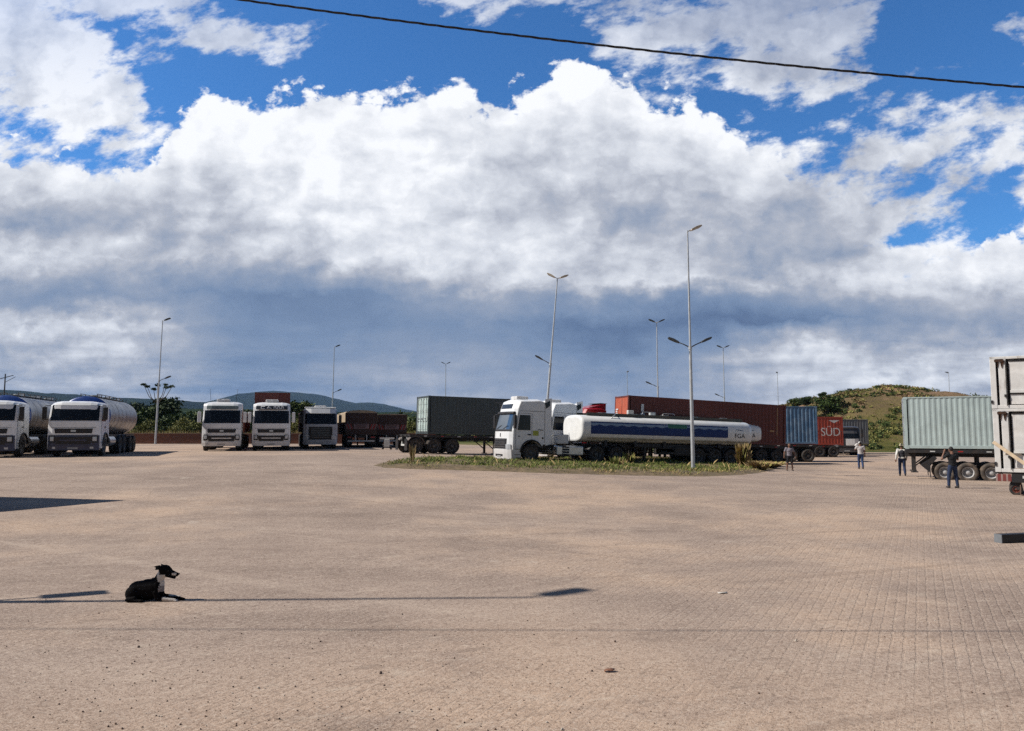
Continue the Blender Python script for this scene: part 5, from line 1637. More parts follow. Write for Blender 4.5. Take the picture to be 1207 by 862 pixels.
# ------------------------------------------------------------------ white fuel tankers in the centre
def howo_cab(root):
    """tall long-haul cab, side clearly visible"""
    c = common_cab(root, WHITE, 3.56, (1.81, 2.70), False, glass=GLASSL, style='none', mirror=BLACK, bot=0.26)
    c.panel('grille', BLACK, -0.80, 0.80, 0.72, 1.30, taper=-0.02)
    for k in range(4): c.panel('grille_slat', DGREY, -0.74, 0.74, 0.80+k*0.13, 0.85+k*0.13, off=0.035, thick=0.03)
    c.panel('emblem', DGREY, -0.04, 0.04, 1.40, 1.60, off=0.02, thick=0.02, n=3)
    c.panel('windscreen_surround', BLACK, -1.15, 1.15, 1.70, 1.805, off=0.006)
    c.panel('sun_visor', BLACK, -1.12, 1.12, 2.71, 2.82, off=0.13, thick=0.12)
    c.panel('roof_window', GLASS, -0.75, 0.75, 3.0, 3.26, off=0.012)
    b = c.panel('bumper', WHITE, -1.22, 1.22, 0.16, 0.70, off=0.08, thick=0.3, n=11)
    c.panel('intake', BLACK, -0.5, 0.5, 0.30, 0.42, off=0.088, thick=0.02, parent=b)
    for sg in (-1, 1):
        a, b_ = (0.82, 1.16) if sg > 0 else (-1.16, -0.82)
        hl = c.panel('headlight', LAMPG, a, b_, 0.72, 0.98, off=0.05, n=5)
        # high-roof fairing, seams and vents
        c.side('side_fairing', WHITE, [(2.25, 0.95), (2.62, 1.05), (2.62, 3.66), (2.18, 3.58)], sg, off=0.004, thick=0.03)
        c.side('fairing_window', GLASS, [(2.20, 3.36), (2.50, 3.52), (2.50, 3.22), (2.24, 3.04)], sg, off=0.010, thick=0.02)
        c.side('seam', BLACK, [(0.62, 2.86), (2.2, 2.86), (2.2, 2.88), (0.62, 2.88)], sg, off=0.003, thick=0.01)
        c.side('seam', BLACK, [(2.18, 1.1), (2.2, 1.1), (2.2, 3.4), (2.18, 3.4)], sg, off=0.003, thick=0.01)
        c.side('vent', BLACK, [(1.75, 1.82), (2.1, 1.80), (2.1, 1.84), (1.75, 1.86)], sg, off=0.006)
        c.side('vent', BLACK, [(0.52, 1.42), (0.64, 1.42), (0.64, 1.46), (0.52, 1.46)], sg, off=0.006)
        c.side('vent', BLACK, [(2.02, 1.32), (2.12, 1.32), (2.12, 1.42), (2.02, 1.42)], sg, off=0.006)
        c.side('decal', YELLOW, [(1.45, 1.50), (1.80, 1.50), (1.80, 1.78), (1.45, 1.78)], sg, off=0.005)
    MB().box(-1.2, 1.2, 2.22, 2.26, 1.0, 3.5).build('rear_wall', WHITE, root)
    return c

def fuel_tanker(lab, loc, rot, letters):
    t = thing('fuel_tanker', lab, 'tanker truck', loc, rot, 'white fuel tankers with blue bands')
    howo_cab(t)
    tractor_rear(t, 1.8, 8.0, (5.65, 7.0))
    for sg in (-1, 1):
        MB().box(sg*1.22, sg*0.72, 3.05, 3.75, 1.08, 1.62).build('battery_box', WHITE2, t, bevel=0.04)
        ft = MB().box(sg*1.22, sg*0.72, 3.0, 4.75, 0.42, 0.98).build('fuel_tank', ALU, t, bevel=0.08, seg=3)
        ft2 = MB().box(sg*1.228, sg*1.21, 3.35, 3.8, 0.46, 0.94)
        for k in range(3): ft2.box(sg*1.25, sg*1.226, 3.37, 3.78, 0.52+k*0.15, 0.55+k*0.15, 1)
        ft2.build('tank_step', [BLACK, ALU], ft)
    e = 3.2; N = 48
    def ring(y, hw, zc, hh, k=1.0): return [(a*k, y, zc+(b-zc)*k) for a, b in superring(hw, zc, hh, e, N)]
    yA, yB = 5.05, 17.0
    hw, zc, hh = 1.24, 2.02, 0.80
    rings = [ring(yA-0.42, hw, zc, hh, 0.80), ring(yA-0.41, hw, zc, hh, 0.92), ring(yA-0.36, hw, zc, hh, 0.97), ring(yA-0.25, hw, zc, hh, 1.0), ring(yB, hw, zc, hh, 1.0),
             ring(yB+0.18, hw, zc, hh, 0.97), ring(yB+0.30, hw, zc, hh, 0.9), ring(yB+0.36, hw, zc, hh, 0.75)]
    tk = MB().loft(rings).build('tank', TANKW, t)
    # painted bands hugging the shell, both sides
    sr = superring(hw, zc, hh, e, 400)
    def shell_x(z):                                # outer half width of the shell at height z
        q = abs(z-zc)/hh
        return hw*(max(0.0, 1-q**e))**(1/e)
    def band(name, mat, y0, y1, zlo, zhi, n=120, off=0.006, rows=6):
        mb = MB()
        for sg in (-1, 1):
            v = []; v2 = []
            for i in range(n+1):
                y = y0+(y1-y0)*i/n; a, b = zlo(y), zhi(y)
                for j in range(rows+1):
                    z = a+(b-a)*j/rows; v.append((sg*(shell_x(z)+off), y, z)); v2.append((sg*(shell_x(z)+0.001), y, z))
            K = rows+1
            f = [(i*K+j, i*K+j+1, (i+1)*K+j+1, (i+1)*K+j) for i in range(n) for j in range(rows)]
            mb.add(v, f, smooth=True)
        return mb.build(name, mat, tk)
    y0, y1 = yA+0.15, yB-1.75
    wave = lambda y: zc+0.22 + 0.035*sin(y*2*pi/0.8) - 0.02*abs(sin(y*2*pi/1.6))
    band('blue_band', BAND, y0, y1, lambda y: zc-0.30, wave)
    band('light_band', BANDL, y0, y1, lambda y: wave(y)+0.005, lambda y: zc+0.34)
    band('blue_line', BAND, y0, y1, lambda y: zc+0.345, lambda y: zc+0.42, rows=2)
    band('grey_skirt', paint('dirty lower tank paint', (0.45, 0.43, 0.36), 0.5, dirt=0.4), yA, yB, lambda y: zc-0.62, lambda y: zc-0.50, off=0.004)
    band('green_emblem', GREENM, yA+5.6, yA+7.0, lambda y: zc+0.18, lambda y: zc+0.44, n=10, off=0.011)
    for sg in (-1, 1):
        Mx = Matrix.Translation((sg*(hw+0.006), yB-0.80, zc-0.16)) @ Matrix.Rotation(sg*radians(90), 4, 'Z') @ Matrix.Rotation(radians(90), 4, 'X')
        text_mesh('lettering', letters, 0.40, BLACK, tk, Mx, 0.004, 1.1)
        sk = MB()
        for k in range(3): sk.box(sg*hw+0.002, sg*hw-0.004 + 0.012*sg, yB-1.1+0.15*k, yB-1.02+0.15*k+0.2, zc+0.22-0.02*k, zc+0.26-0.02*k)
        sk.build('small_marking', BANDL, tk)
    # walkway trough on top
    mb = MB()
    for sg in (-1, 1): mb.box(sg*0.62-0.02, sg*0.62+0.02, yA+0.2, yB-0.1, zc+hh-0.04, zc+hh+0.16)
    mb.box(-0.6, 0.6, yA+0.2, yB-0.1, zc+hh-0.02, zc+hh+0.02)
    mb.build('walkway', paint('dark green grey walkway', (0.06, 0.065, 0.055), 0.7, dirt=0.4), t)
    for k in range(5):
        MB().cyl((0, yA+1.6+k*2.3, zc+hh+0.02), (0, yA+1.6+k*2.3, zc+hh+0.2), 0.26, n=16).build('manhole_cover', ALU, t)
    MB().box(0.42, 0.62, yA+3.1, yA+3.5, zc+hh+0.16, zc+hh+0.40).build('valve_box', WREF, t, bevel=0.02)
    MB().tube([(0.4, yA+4.2, zc+hh+0.1), (0.4, yA+4.3, zc+hh+0.34), (0.4, yA+5.2, zc+hh+0.34), (0.4, yA+5.3, zc+hh+0.1)], 0.025, 6).build('hand_rail', ALU, t)
    MB().tube([(1.0, yA+1.6, zc+hh*0.75), (0.9, yA+2.0, zc+hh+0.1), (0.55, yA+2.2, zc+hh+0.12)], 0.03, 6).build('ladder_rail', ALU, t)
    # underframe
    mb = MB()
    for sg in (-1, 1):
        mb.box(sg*0.5-0.06, sg*0.5+0.06, yA, yB, 0.92, 1.15)
        for k in range(6): mb.box(sg*1.0-0.03, sg*1.0+0.03, yA+1.2+k*2.1, yA+1.4+k*2.1, 1.0, 1.35)
        mb.box(sg*1.15, sg*1.19, yA+5.0, yA+9.2, 0.62, 0.72); mb.box(sg*1.15, sg*1.19, yA+5.0, yA+9.2, 0.95, 0.99)
        mb.box(sg*0.9, sg*1.14, yA+6.2, yA+7.4, 0.55, 1.05)
    mb.box(-0.9, 0.9, yA+3.4, yB-0.2, 1.0, 1.2)
    mb.build('subframe', CHAS, t)
    for sg in (-1, 1): MB().box(sg*0.8-0.07, sg*0.8+0.07, yA+4.1, yA+4.24, 0.06, 1.0).build('landing_leg', CHAS, t)
    tail_axles(t, (yB-4.0, yB-2.75, yB-1.5))
    for sg in (-1, 1):
        fm = MB(); r = 0.62
        for y in (yB-4.0, yB-2.75, yB-1.5):
            rings = []
            for a in range(30, 151, 12):
                p = (y+r*cos(radians(a)), 0.52+r*sin(radians(a)))
                rings.append([(sg*0.68, p[0], p[1]), (sg*1.26, p[0], p[1]), (sg*1.26, p[0], p[1]+0.02), (sg*0.68, p[0], p[1]+0.02)])
            fm.loft(rings)
        fm.build('mudguard', BLACK, t)
    MB().box(-1.15, 1.15, yB+0.2, yB+0.28, 0.5, 0.66).build('rear_bumper', CHAS, t)
    return t
dh = Vector((0.912, 0.41)).normalized(); nh = Vector((-dh.y, dh.x))
cor = Vector((-0.18, 42.6)); ctr = cor + nh*1.24
loc, rot = place(ctr.x, ctr.y, dh, 16.5)
ft1 = fuel_tanker('nearest white fuel tanker with blue band, parked along the grass island', loc, rot, 'FGA')
ctr2 = ctr + nh*3.5 + dh*4.0
loc2, rot2 = place(ctr2.x, ctr2.y, dh, 16.5)
ft2 = dup(ft1, loc2, (rot[0], 0, rot2[2]), 'second white fuel tanker, mostly hidden behind the nearest one')
# red cab behind
g_ = at(704, 500, 52.5)
rl_, rr_ = place(g_.x, 52.6, dh, 6)
# only fits between tanker and container rows
t = thing('truck', 'red cab with dark roof deflector showing over the tankers', 'truck', (4.2, 56.0, 0.9), rr_)
c = common_cab(t, REDP, 3.28, (1.72, 2.50), False, style='b', mirror=BLACK, ac_unit=False)
c.panel('sun_visor', REDP, -1.12, 1.12, 2.50, 2.64, off=0.13, thick=0.12)
MB().prism([(0.9, 3.24), (2.3, 3.62), (2.34, 3.60), (2.34, 3.0), (0.95, 3.1)], -0.98, 0.98).build('roof_deflector', REDP, t, bevel=0.04)
MB().box(-0.9, 0.9, 1.9, 2.45, 3.615, 3.64).build('deflector_edge', BLACK, t)
tractor_rear(t, 1.8, 6.0, (4.2, 5.5))

# ------------------------------------------------------------------ stacked white steel containers, right edge
OLDW = corr_paint('old off white container paint', (0.70, 0.69, 0.67), dirt=0.28, dirtcol=(0.34, 0.27, 0.21), streak=0.6, streakcol=(0.14, 0.07, 0.035), scale=1.8)
RUST = paint('heavy rust', (0.06, 0.028, 0.015), 0.9, var=0.4, scale=6)
SLOT_SHADE = paint('dark gap and rail shade', (0.012, 0.010, 0.010), 0.9)  # near-black fill for the slots, also paints the shadow under rails
def white_box(lab, Hc, loc, rot, L=6.0):
    """white rack-type container: x along its long side (0..L), y depth 0..2.44, front side y=0"""
    t = thing('shipping_container', lab, 'shipping container', loc, rot, 'weathered white containers stacked at the right edge')
    fr = MB()
    fr.box(0, 0.19, 0, 0.2, 0, Hc)                              # left corner post
    fr.box(0.27, 0.52, 0.01, 0.16, 0.1, Hc-0.06)                # door stile
    fr.box(0, L, 0.0, 0.16, Hc-0.10, Hc-0.0)                    # top rail
    fr.box(0.19, L, 0.005, 0.14, 0.0, 0.13)                     # bottom rail
    fr.box(L-0.2, L, 0, 0.2, 0, Hc); fr.box(0, 0.2, 2.24, 2.44, 0, Hc); fr.box(L-0.2, L, 2.24, 2.44, 0, Hc)
    fr.box(0, 0.12, 0.2, 2.24, 0, 0.14); fr.box(0, 0.12, 0.2, 2.24, Hc-0.12, Hc); fr.box(0, L, 2.28, 2.44, Hc-0.12, Hc-0.001)
    fr.build('frame', OLDW, t, bevel=0.012)
    MB().box(0.19, 0.27, 0.12, 0.16, 0.13, Hc-0.1).box(0.52, 0.61, 0.10, 0.14, 0.13, Hc-0.1).build('door_gap', SLOT_SHADE, t)
    for k in range(3):
        a = 0.61 + k*1.75; b = min(a+1.62, L-0.25)
        p = MB(); p.box(a, b, 0.05, 0.10, 0.16, Hc-0.16)
        pp = p.build('panel', OLDW, t, bevel=0.01)
        r = MB(); r.box(a, b, 0.018, 0.05, Hc*0.30, Hc*0.30+0.10); r.box(a, b, 0.018, 0.05, Hc*0.30-0.06, Hc*0.30-0.003, 1); r.box(a+0.0, b, 0.03, 0.05, Hc-0.2, Hc-0.16, 1)  # dark strips below the rails stand in for their shadow
        r.build('panel_rail_and_shade', [OLDW, SLOT_SHADE], pp)
    # side sheet, back sheet, roof
    mb = MB(); corrugate(mb, 2.1, 0.14, Hc-0.12, 0.02, -1, y_off=1.22); mb.build('end_wall', OLDW, t)
    MB().box(0.1, L-0.1, 2.30, 2.36, 0.1, Hc-0.1).build('back_wall', OLDW, t)
    MB().box(0.05, L-0.05, 0.17, 2.3, Hc-0.04, Hc-0.02).build('roof', OLDW, t)
    rs = MB()
    rg = random.Random(3)
    for k in range(7):
        x = 0.16 + rg.random()*0.30; w = 0.03+rg.random()*0.07; z = Hc-0.1-rg.random()*0.12; hgt = 0.08+rg.random()*0.28
        rs.prism([(x, z), (x+w, z+0.02), (x+w*0.8, z-hgt*0.5), (x+w*0.5, z-hgt), (x+w*0.1, z-hgt*0.6)], -0.012, -0.001, axis='y')
    rs.box(0.15, 0.44, -0.03, 0.02, Hc-0.20, Hc-0.11)
    rs.build('rusty_latch', RUST, t)
    ls = MB(); ls.cyl((0.50, -0.03, 0.1), (0.50, -0.03, Hc-0.15), 0.014, n=8); ls.box(0.42, 0.52, -0.05, -0.01, Hc*0.22, Hc*0.22+0.1); ls.box(-0.02, 0.05, -0.03, 0.05, Hc*0.1, Hc*0.16)
    ls.build('latch_bar', CHAS, t)
    return t
YS = 29.0
xS = at(1170.5, 500, YS).x
low_z = at(1170, 556.5, YS).z; mid_z = at(1170, 482, YS).z; top_z = at(1170, 421, YS).z
RS = (0, 0, radians(-33.0))
white_box('lower of the two stacked white containers, resting on the trailer', mid_z-low_z-0.01, (xS, YS, low_z), RS)
white_box('upper of the two stacked white containers, rusty at its top corner', top_z-mid_z, (xS-0.01, YS, mid_z), RS)
t = thing('low_trailer', 'low dark trailer with red and white striped end under the stacked white containers', 'trailer', (xS, YS, 0), RS)
MB().box(0.50, 6.4, 0.05, 2.4, low_z-0.38, low_z-0.006).box(0.0, 0.50, 0.12, 2.4, low_z-0.06, low_z-0.008).build('frame', CHAS, t, bevel=0.01)
st = MB(); n = 9
for k in range(n):
    a, b = 0.0+0.49*k/n, 0.0+0.49*(k+1)/n
    st.box(a, b, 0.04, 0.07, low_z-0.34, low_z-0.07, 0 if k % 3 else 1)
st.build('striped_panel', [paint('worn red stripe', (0.20, 0.045, 0.04), 0.6, dirt=0.4), paint('worn pale stripe', (0.33, 0.24, 0.22), 0.6, dirt=0.4)], t)
for k, x in enumerate((0.62, 2.1, 3.3)):
    for yy in (0.12, 2.1):
        w = make_wheel_mesh(0.22, 0.16).build('wheel', TYRE, t); w.location = (x-0.0, yy+0.1, 0.22); w.rotation_euler = (0, 0, pi/2 + 0.12)
        MB().lathe([(0.125, -0.07), (0.11, -0.08), (0.10, -0.03), (0.04, -0.03), (0.035, -0.07), (0.001, -0.07)], (0,0,0), 'x', 16).lathe([(0.125, 0.07), (0.11, 0.08), (0.10, 0.03), (0.04, 0.03), (0.035, 0.07), (0.001, 0.07)], (0,0,0), 'x', 16).build('rim', paint('rusty red rim', (0.22, 0.06, 0.04), 0.7), w)
MB().box(0.45, 0.8, 0.15, 2.3, 0.20, low_z-0.38).box(1.9, 2.3, 0.15, 2.3, 0.2, low_z-0.38).box(3.1, 3.5, 0.15, 2.3, 0.2, low_z-0.38).build('axle_beam', CHAS, t)
MB().box(0.84, 0.92, 0.03, 0.05, low_z-0.22, low_z-0.12).build('reflector', WREF, t)
# pale timber pole leaning across the corner with its short rail
a, b = at(1170.5, 521, 28.2), at(1230, 562, 27.4)
o = MB().beam(a, b, 0.15, 0.12).build('timber_beam', paint('pale raw timber', (0.74, 0.58, 0.40), 0.7, var=0.15, scale=6), bevel=0.01)
tag(o, 'pale timber beam sloping across the lower white container', 'timber beam')
a, b = at(1184, 535.5, 28.6), at(1204, 535.5, 28.6)
o = MB().beam(a, b, 0.10, 0.08).build('timber_batten', paint('grey timber', (0.52, 0.46, 0.38), 0.7), bevel=0.006)
tag(o, 'short level batten behind the sloping timber beam', 'timber batten')
# rope to the ground
o = MB().tube([at(1203, 556, 28.8), at(1203, 583, 28.6), Vector((at(1206, 588, 28).x, 27.6, 0.02)), Vector((at(1215, 590, 27).x, 27.0, 0.02))], 0.018, 6).build('strap', paint('brown strap', (0.12, 0.07, 0.05), 0.8))
tag(o, 'thin brown strap hanging from the low trailer to the ground', 'strap')

# black steel beam on the ground, right edge
p = gnd(1181, 641); p2 = gnd(1207, 640.3)
t = thing('steel_beam', 'black square steel beam lying on the pavers at the right edge', 'steel beam', (p.x, p.y, p.z), (0, 0, radians(14)))
MB().box(0.02, 4.0, 0, 0.19, 0.004, 0.185).build('beam', paint('black steel', (0.012, 0.012, 0.014), 0.5), t, bevel=0.008)
MB().box(0.0, 0.02, 0.0, 0.19, 0.004, 0.185).build('sunlit_end', paint('sunlit tone of black steel', (0.16, 0.17, 0.18), 0.5), t)  # lighter grey end: sunlight on the end face put into its colour

# white marker on hill
p = at(1081, 459, 129)
o = MB().box(-0.25, 0.25, -0.2, 0.2, -1.2, 0.3).prism([(-0.3, 0.3), (0.3, 0.3), (0, 0.5)], -0.22, 0.22, axis='y').build('marker_post', WHITE2); o.location = p
tag(o, 'tiny white marker standing on the skyline of the hill', 'marker')

# ------------------------------------------------------------------ organic figures: ellipsoids and tapered limbs fused by voxel remesh
def fuse(name, prims, mats, parent, voxel, matfn=None, smooth=2, disp=None):
    """prims: ('e',center,radii[,rot]) or ('c',a,b,ra,rb). One continuous surface."""
    mb = MB()
    for p in prims:
        if p[0] == 'e':
            bm = bmesh.new(); bmesh.ops.create_icosphere(bm, subdivisions=3, radius=1.0)
            R = Matrix.Rotation(p[3][0], 3, 'X') @ Matrix.Rotation(p[3][1], 3, 'Y') @ Matrix.Rotation(p[3][2], 3, 'Z') if len(p) > 3 else Matrix.Identity(3)
            v = [Vector(p[1]) + R @ Vector((q.co.x*p[2][0], q.co.y*p[2][1], q.co.z*p[2][2])) for q in bm.verts]
            f = [[w.index for w in fc.verts] for fc in bm.faces]; bm.free(); mb.add(v, f, 0, True)
        else:
            a, b, ra, rb = Vector(p[1]), Vector(p[2]), p[3], p[4]
            q = (b-a).to_track_quat('Z', 'Y'); n = 14; rings = []; L = (b-a).length
            for k in range(1, 5):
                t = -pi/2 + (pi/2)*k/5; rings.append((ra*sin(t), ra*cos(t)))
            rings.append((0, ra)); rings.append((L, rb))
            for k in range(1, 5):
                t = (pi/2)*k/5; rings.append((L+rb*sin(t), rb*cos(t)))
            rr = [[a + q @ Vector((r*cos(2*pi*i/n), r*sin(2*pi*i/n), z)) for i in range(n)] for z, r in rings]
            mb.loft(rr)
    o = mb.build(name, mats, parent)
    rm = o.modifiers.new('r', 'REMESH'); rm.mode = 'VOXEL'; rm.voxel_size = voxel; rm.use_smooth_shade = True
    if smooth:
        sm = o.modifiers.new('s', 'SMOOTH'); sm.iterations = smooth; sm.factor = 0.5
    dg = bpy.context.evaluated_depsgraph_get(); dg.update()
    me = bpy.data.meshes.new_from_object(o.evaluated_get(dg))
    o.modifiers.clear(); old = o.data; o.data = me; bpy.data.meshes.remove(old)
    me.materials.clear()
    for m in (mats if isinstance(mats, (list, tuple)) else [mats]): me.materials.append(m)
    mi = [matfn(p.center) if matfn else 0 for p in me.polygons]
    me.polygons.foreach_set('material_index', mi); me.polygons.foreach_set('use_smooth', [True]*len(mi))
    me.update()
    return o

SKIN = paint('brown skin', (0.20, 0.10, 0.065), 0.55, var=0.05)
HAIR = paint('black hair', (0.012, 0.010, 0.009), 0.7)
JEANS = paint('blue denim', (0.030, 0.055, 0.13), 0.85, var=0.2, scale=10)
JEANSD = paint('dark blue denim', (0.018, 0.03, 0.07), 0.85, var=0.2, scale=10)
SHOE = paint('dark shoe', (0.02, 0.018, 0.018), 0.6)
EYE = paint('eye white', (0.5, 0.5, 0.48), 0.3)

def person(lab, loc, face, J, shirt, trousers, hat=None, shorts=False, Hp=1.73, sleeve='short', held=None, vest=None):
    """J: joint dict in a frame where the person faces +x, left is +y, z up, for a 1.75 m figure"""
    t = thing('person', lab, 'person', loc, (0, 0, face), 'people walking in the yard')
    s = Hp/1.75; t.scale = (s, s, s)
    V3 = lambda k: Vector(J[k])
    hip, chest, neck, head = V3('hip'), V3('chest'), V3('neck'), V3('head')
    body = [('e', hip, (0.11, 0.165, 0.12)), ('e', (hip+chest)/2, (0.10, 0.145, 0.18)), ('e', chest, (0.12, 0.175, 0.17)),
            ('c', chest+Vector((0, 0, 0.1)), neck, 0.075, 0.055), ('c', neck, head-Vector((0, 0, 0.05)), 0.055, 0.055),
            ('e', head, (0.098, 0.078, 0.118)), ('e', head+Vector((0.02, 0, -0.06)), (0.072, 0.06, 0.06)),
            ('e', head+Vector((0.103, 0, -0.015)), (0.018, 0.013, 0.022)), ('e', head+Vector((0.0, 0.08, -0.01)), (0.018, 0.012, 0.03)), ('e', head+Vector((0.0, -0.08, -0.01)), (0.018, 0.012, 0.03))]
    for sd in 'lr':
        sh, el, wr, ha, kn, an = V3('sh'+sd), V3('el'+sd), V3('wr'+sd), V3('hj'+sd), V3('kn'+sd), V3('an'+sd)
        body += [('c', chest+(sh-chest)*0.6, sh, 0.08, 0.062), ('c', sh, el, 0.058, 0.044), ('c', el, wr, 0.043, 0.029)]
        body += [('c', ha, kn, 0.088, 0.060), ('c', kn, an, 0.060, 0.040), ('c', an, an+Vector((0.04, 0, -0.04)), 0.04, 0.035)]
        # hand: palm, four fingers of different length with a bend, thumb leaving the side
        d = (wr-el).normalized(); side = d.cross(Vector((0, 0, 1)) if abs(d.z) < 0.9 else Vector((1, 0, 0))).normalized(); up = side.cross(d)
        palm = wr + d*0.05
        body += [('e', palm, (0.036, 0.036, 0.040))]
        for i, (o_, L) in enumerate(((-0.028, 0.062), (-0.010, 0.074), (0.009, 0.068), (0.027, 0.052))):
            b0 = palm + d*0.03 + side*o_; b1 = b0 + d*L*0.55; b2 = b1 + (d*0.7+up*0.6).normalized()*L*0.5
            body += [('c', b0, b1, 0.0095, 0.009), ('c', b1, b2, 0.009, 0.0075)]
        th = palm + side*-0.034; body += [('c', th, th+(d*0.6-side*0.7).normalized()*0.05, 0.012, 0.010)]
        # shoes
    bd = fuse('body', body, SKIN, t, 0.011, smooth=1)
    hr = [('e', head+Vector((-0.02, 0, 0.025)), (0.098, 0.087, 0.108))]
    fuse('hair', hr, HAIR, t, 0.02, smooth=0)
    for sd in (-1, 1):
        MB().blob(head+Vector((0.087, sd*0.03, 0.01)), (0.008, 0.013, 0.009), sub=1).build('eye', EYE, t)
    MB().blob(head+Vector((0.090, 0, -0.062)), (0.006, 0.024, 0.006), sub=1).build('mouth', paint('lips', (0.15, 0.05, 0.045), 0.6), t)
    tp = [('e', hip+Vector((0, 0, 0.02)), (0.128, 0.178, 0.11)), ('e', (hip+chest)/2, (0.122, 0.165, 0.19)), ('e', chest, (0.138, 0.19, 0.175)), ('e', chest+Vector((0, 0, 0.12)), (0.09, 0.13, 0.06))]
    for sd in 'lr':
        sh, el, wr = V3('sh'+sd), V3('el'+sd), V3('wr'+sd)
        tp += [('c', chest+(sh-chest)*0.6+Vector((0, 0, 0.01)), sh, 0.092, 0.076)]
        if sleeve == 'long': tp += [('c', sh, el, 0.072, 0.058), ('c', el, el+(wr-el)*0.9, 0.056, 0.042)]
        elif sleeve == 'short': tp += [('c', sh, sh+(el-sh)*0.62, 0.074, 0.066)]
    fuse('shirt', tp, shirt, t, 0.016, smooth=2)
    if vest:
        vp = [('e', (hip+chest)/2, (0.130, 0.172, 0.19)), ('e', chest, (0.146, 0.192, 0.172))]
        fuse('vest', vp, vest, t, 0.018, smooth=1)
    jp = [('e', hip-Vector((0, 0, 0.03)), (0.122, 0.172, 0.11))]
    for sd in 'lr':
        ha, kn, an = V3('hj'+sd), V3('kn'+sd), V3('an'+sd)
        if shorts: jp += [('c', ha, ha+(kn-ha)*0.85, 0.105, 0.09)]
        else: jp += [('c', ha, kn, 0.102, 0.074), ('c', kn, an+(kn-an)*0.08, 0.074, 0.060)]
        shp = [('c', an+Vector((-0.03, 0, -0.045)), an+Vector((0.15, 0, -0.055)), 0.045, 0.036), ('c', an+Vector((-0.02, 0, 0.0)), an+Vector((-0.03, 0, -0.045)), 0.045, 0.045)]
        fuse('shoe', shp, SHOE, t, 0.015, smooth=1)
    fuse('shorts' if shorts else 'trousers', jp, trousers, t, 0.016, smooth=2)
    if hat:
        kind, hm = hat
        hb = MB()
        prof = [(0.001, 0.125), (0.05, 0.122), (0.088, 0.095), (0.104, 0.045), (0.106, 0.02)]
        v = []
        for r, z in prof:
            v.append([head + Vector((r*cos(2*pi*k/20)*1.05, r*sin(2*pi*k/20)*0.92, z)) for k in range(20)])
        hb.loft(v, caps=False)
        if kind == 'cap':
            rim = [[head+Vector((0.09*cos(a)+0.01, 0.085*sin(a), 0.028)) for a in np.linspace(-1.2, 1.2, 9)], [head+Vector((0.09*cos(a)+0.085, 0.085*sin(a), 0.012)) for a in np.linspace(-1.2, 1.2, 9)]]
            hb.loft(rim, closed=False)
        else:
            v = [[head + Vector((r*cos(2*pi*k/20), r*sin(2*pi*k/20)*0.95, z)) for k in range(20)] for r, z in ((0.105, 0.022), (0.16, 0.005), (0.175, 0.012))]
            hb.loft(v, caps=False)
        hb.build('hat', hm, t)
    return t

def base_pose():
    return dict(hip=(0,0,0.95), chest=(0.01,0,1.27), neck=(0.0,0,1.50), head=(0.02,0,1.62),
                shl=(0,0.19,1.41), ell=(-0.03,0.25,1.13), wrl=(0.05,0.27,0.89), shr=(0,-0.19,1.41), elr=(-0.03,-0.25,1.13), wrr=(0.05,-0.27,0.89),
                hjl=(0,0.09,0.92), knl=(0.02,0.11,0.50), anl=(-0.01,0.12,0.09), hjr=(0,-0.09,0.92), knr=(0.02,-0.11,0.50), anr=(-0.01,-0.12,0.09))
AWAY = radians(95)
# person in black, seen from behind, left arm raised holding a camera to the face
J = base_pose()
J.update(anl=(0.02,0.19,0.09), knl=(0.05,0.15,0.50), anr=(-0.06,-0.15,0.09), knr=(0.0,-0.14,0.50),
         ell=(0.16,0.36,1.22), wrl=(0.20,0.22,1.50), elr=(0.12,-0.33,1.20), wrr=(0.26,-0.17,1.42), head=(0.05,0.01,1.62))
p = gnd(1124, 575.5)
pa = person('person in black shirt and jeans seen from behind, arms raised to the face', p, AWAY, J, paint('black cotton', (0.012,0.012,0.014), 0.9), JEANSD, Hp=1.72)
cl = Vector((0.22, 0.19, 1.56))
R_ = Matrix.Rotation(AWAY, 3, 'Z')
q = Vector(p) + R_ @ Vector((0.27, 0.08, 1.57))*(1.72/1.75)
o = MB().box(-0.06, 0.06, -0.025, 0.025, -0.045, 0.045).cyl((0, 0.02, 0), (0, 0.09, 0), 0.035, n=14).box(-0.02, 0.03, -0.02, 0.02, 0.045, 0.06).build('camera_body', BLACK, bevel=0.005)
o.location = q; o.rotation_euler = (0, 0, AWAY - pi/2)
tag(o, 'small black camera held up by the person in black', 'camera')
# walking man with pale hat, white sleeves and dark vest
J = base_pose()
J.update(anl=(0.22,0.10,0.09), knl=(0.16,0.10,0.50), anr=(-0.26,-0.10,0.13), knr=(0.0,-0.10,0.50), ell=(-0.16,0.27,1.15), wrl=(-0.12,0.30,0.90), elr=(0.05,-0.25,1.14), wrr=(0.20,-0.24,0.93))
p = gnd(1064, 561.5)
person('person walking left of the mint container in pale hat, white sleeves and dark vest', p, radians(70), J, paint('white cotton', (0.62,0.60,0.56), 0.9), JEANSD,
       hat=('brim', paint('straw hat', (0.62,0.54,0.36), 0.9)), sleeve='long', vest=paint('dark grey vest', (0.035,0.035,0.045), 0.9))
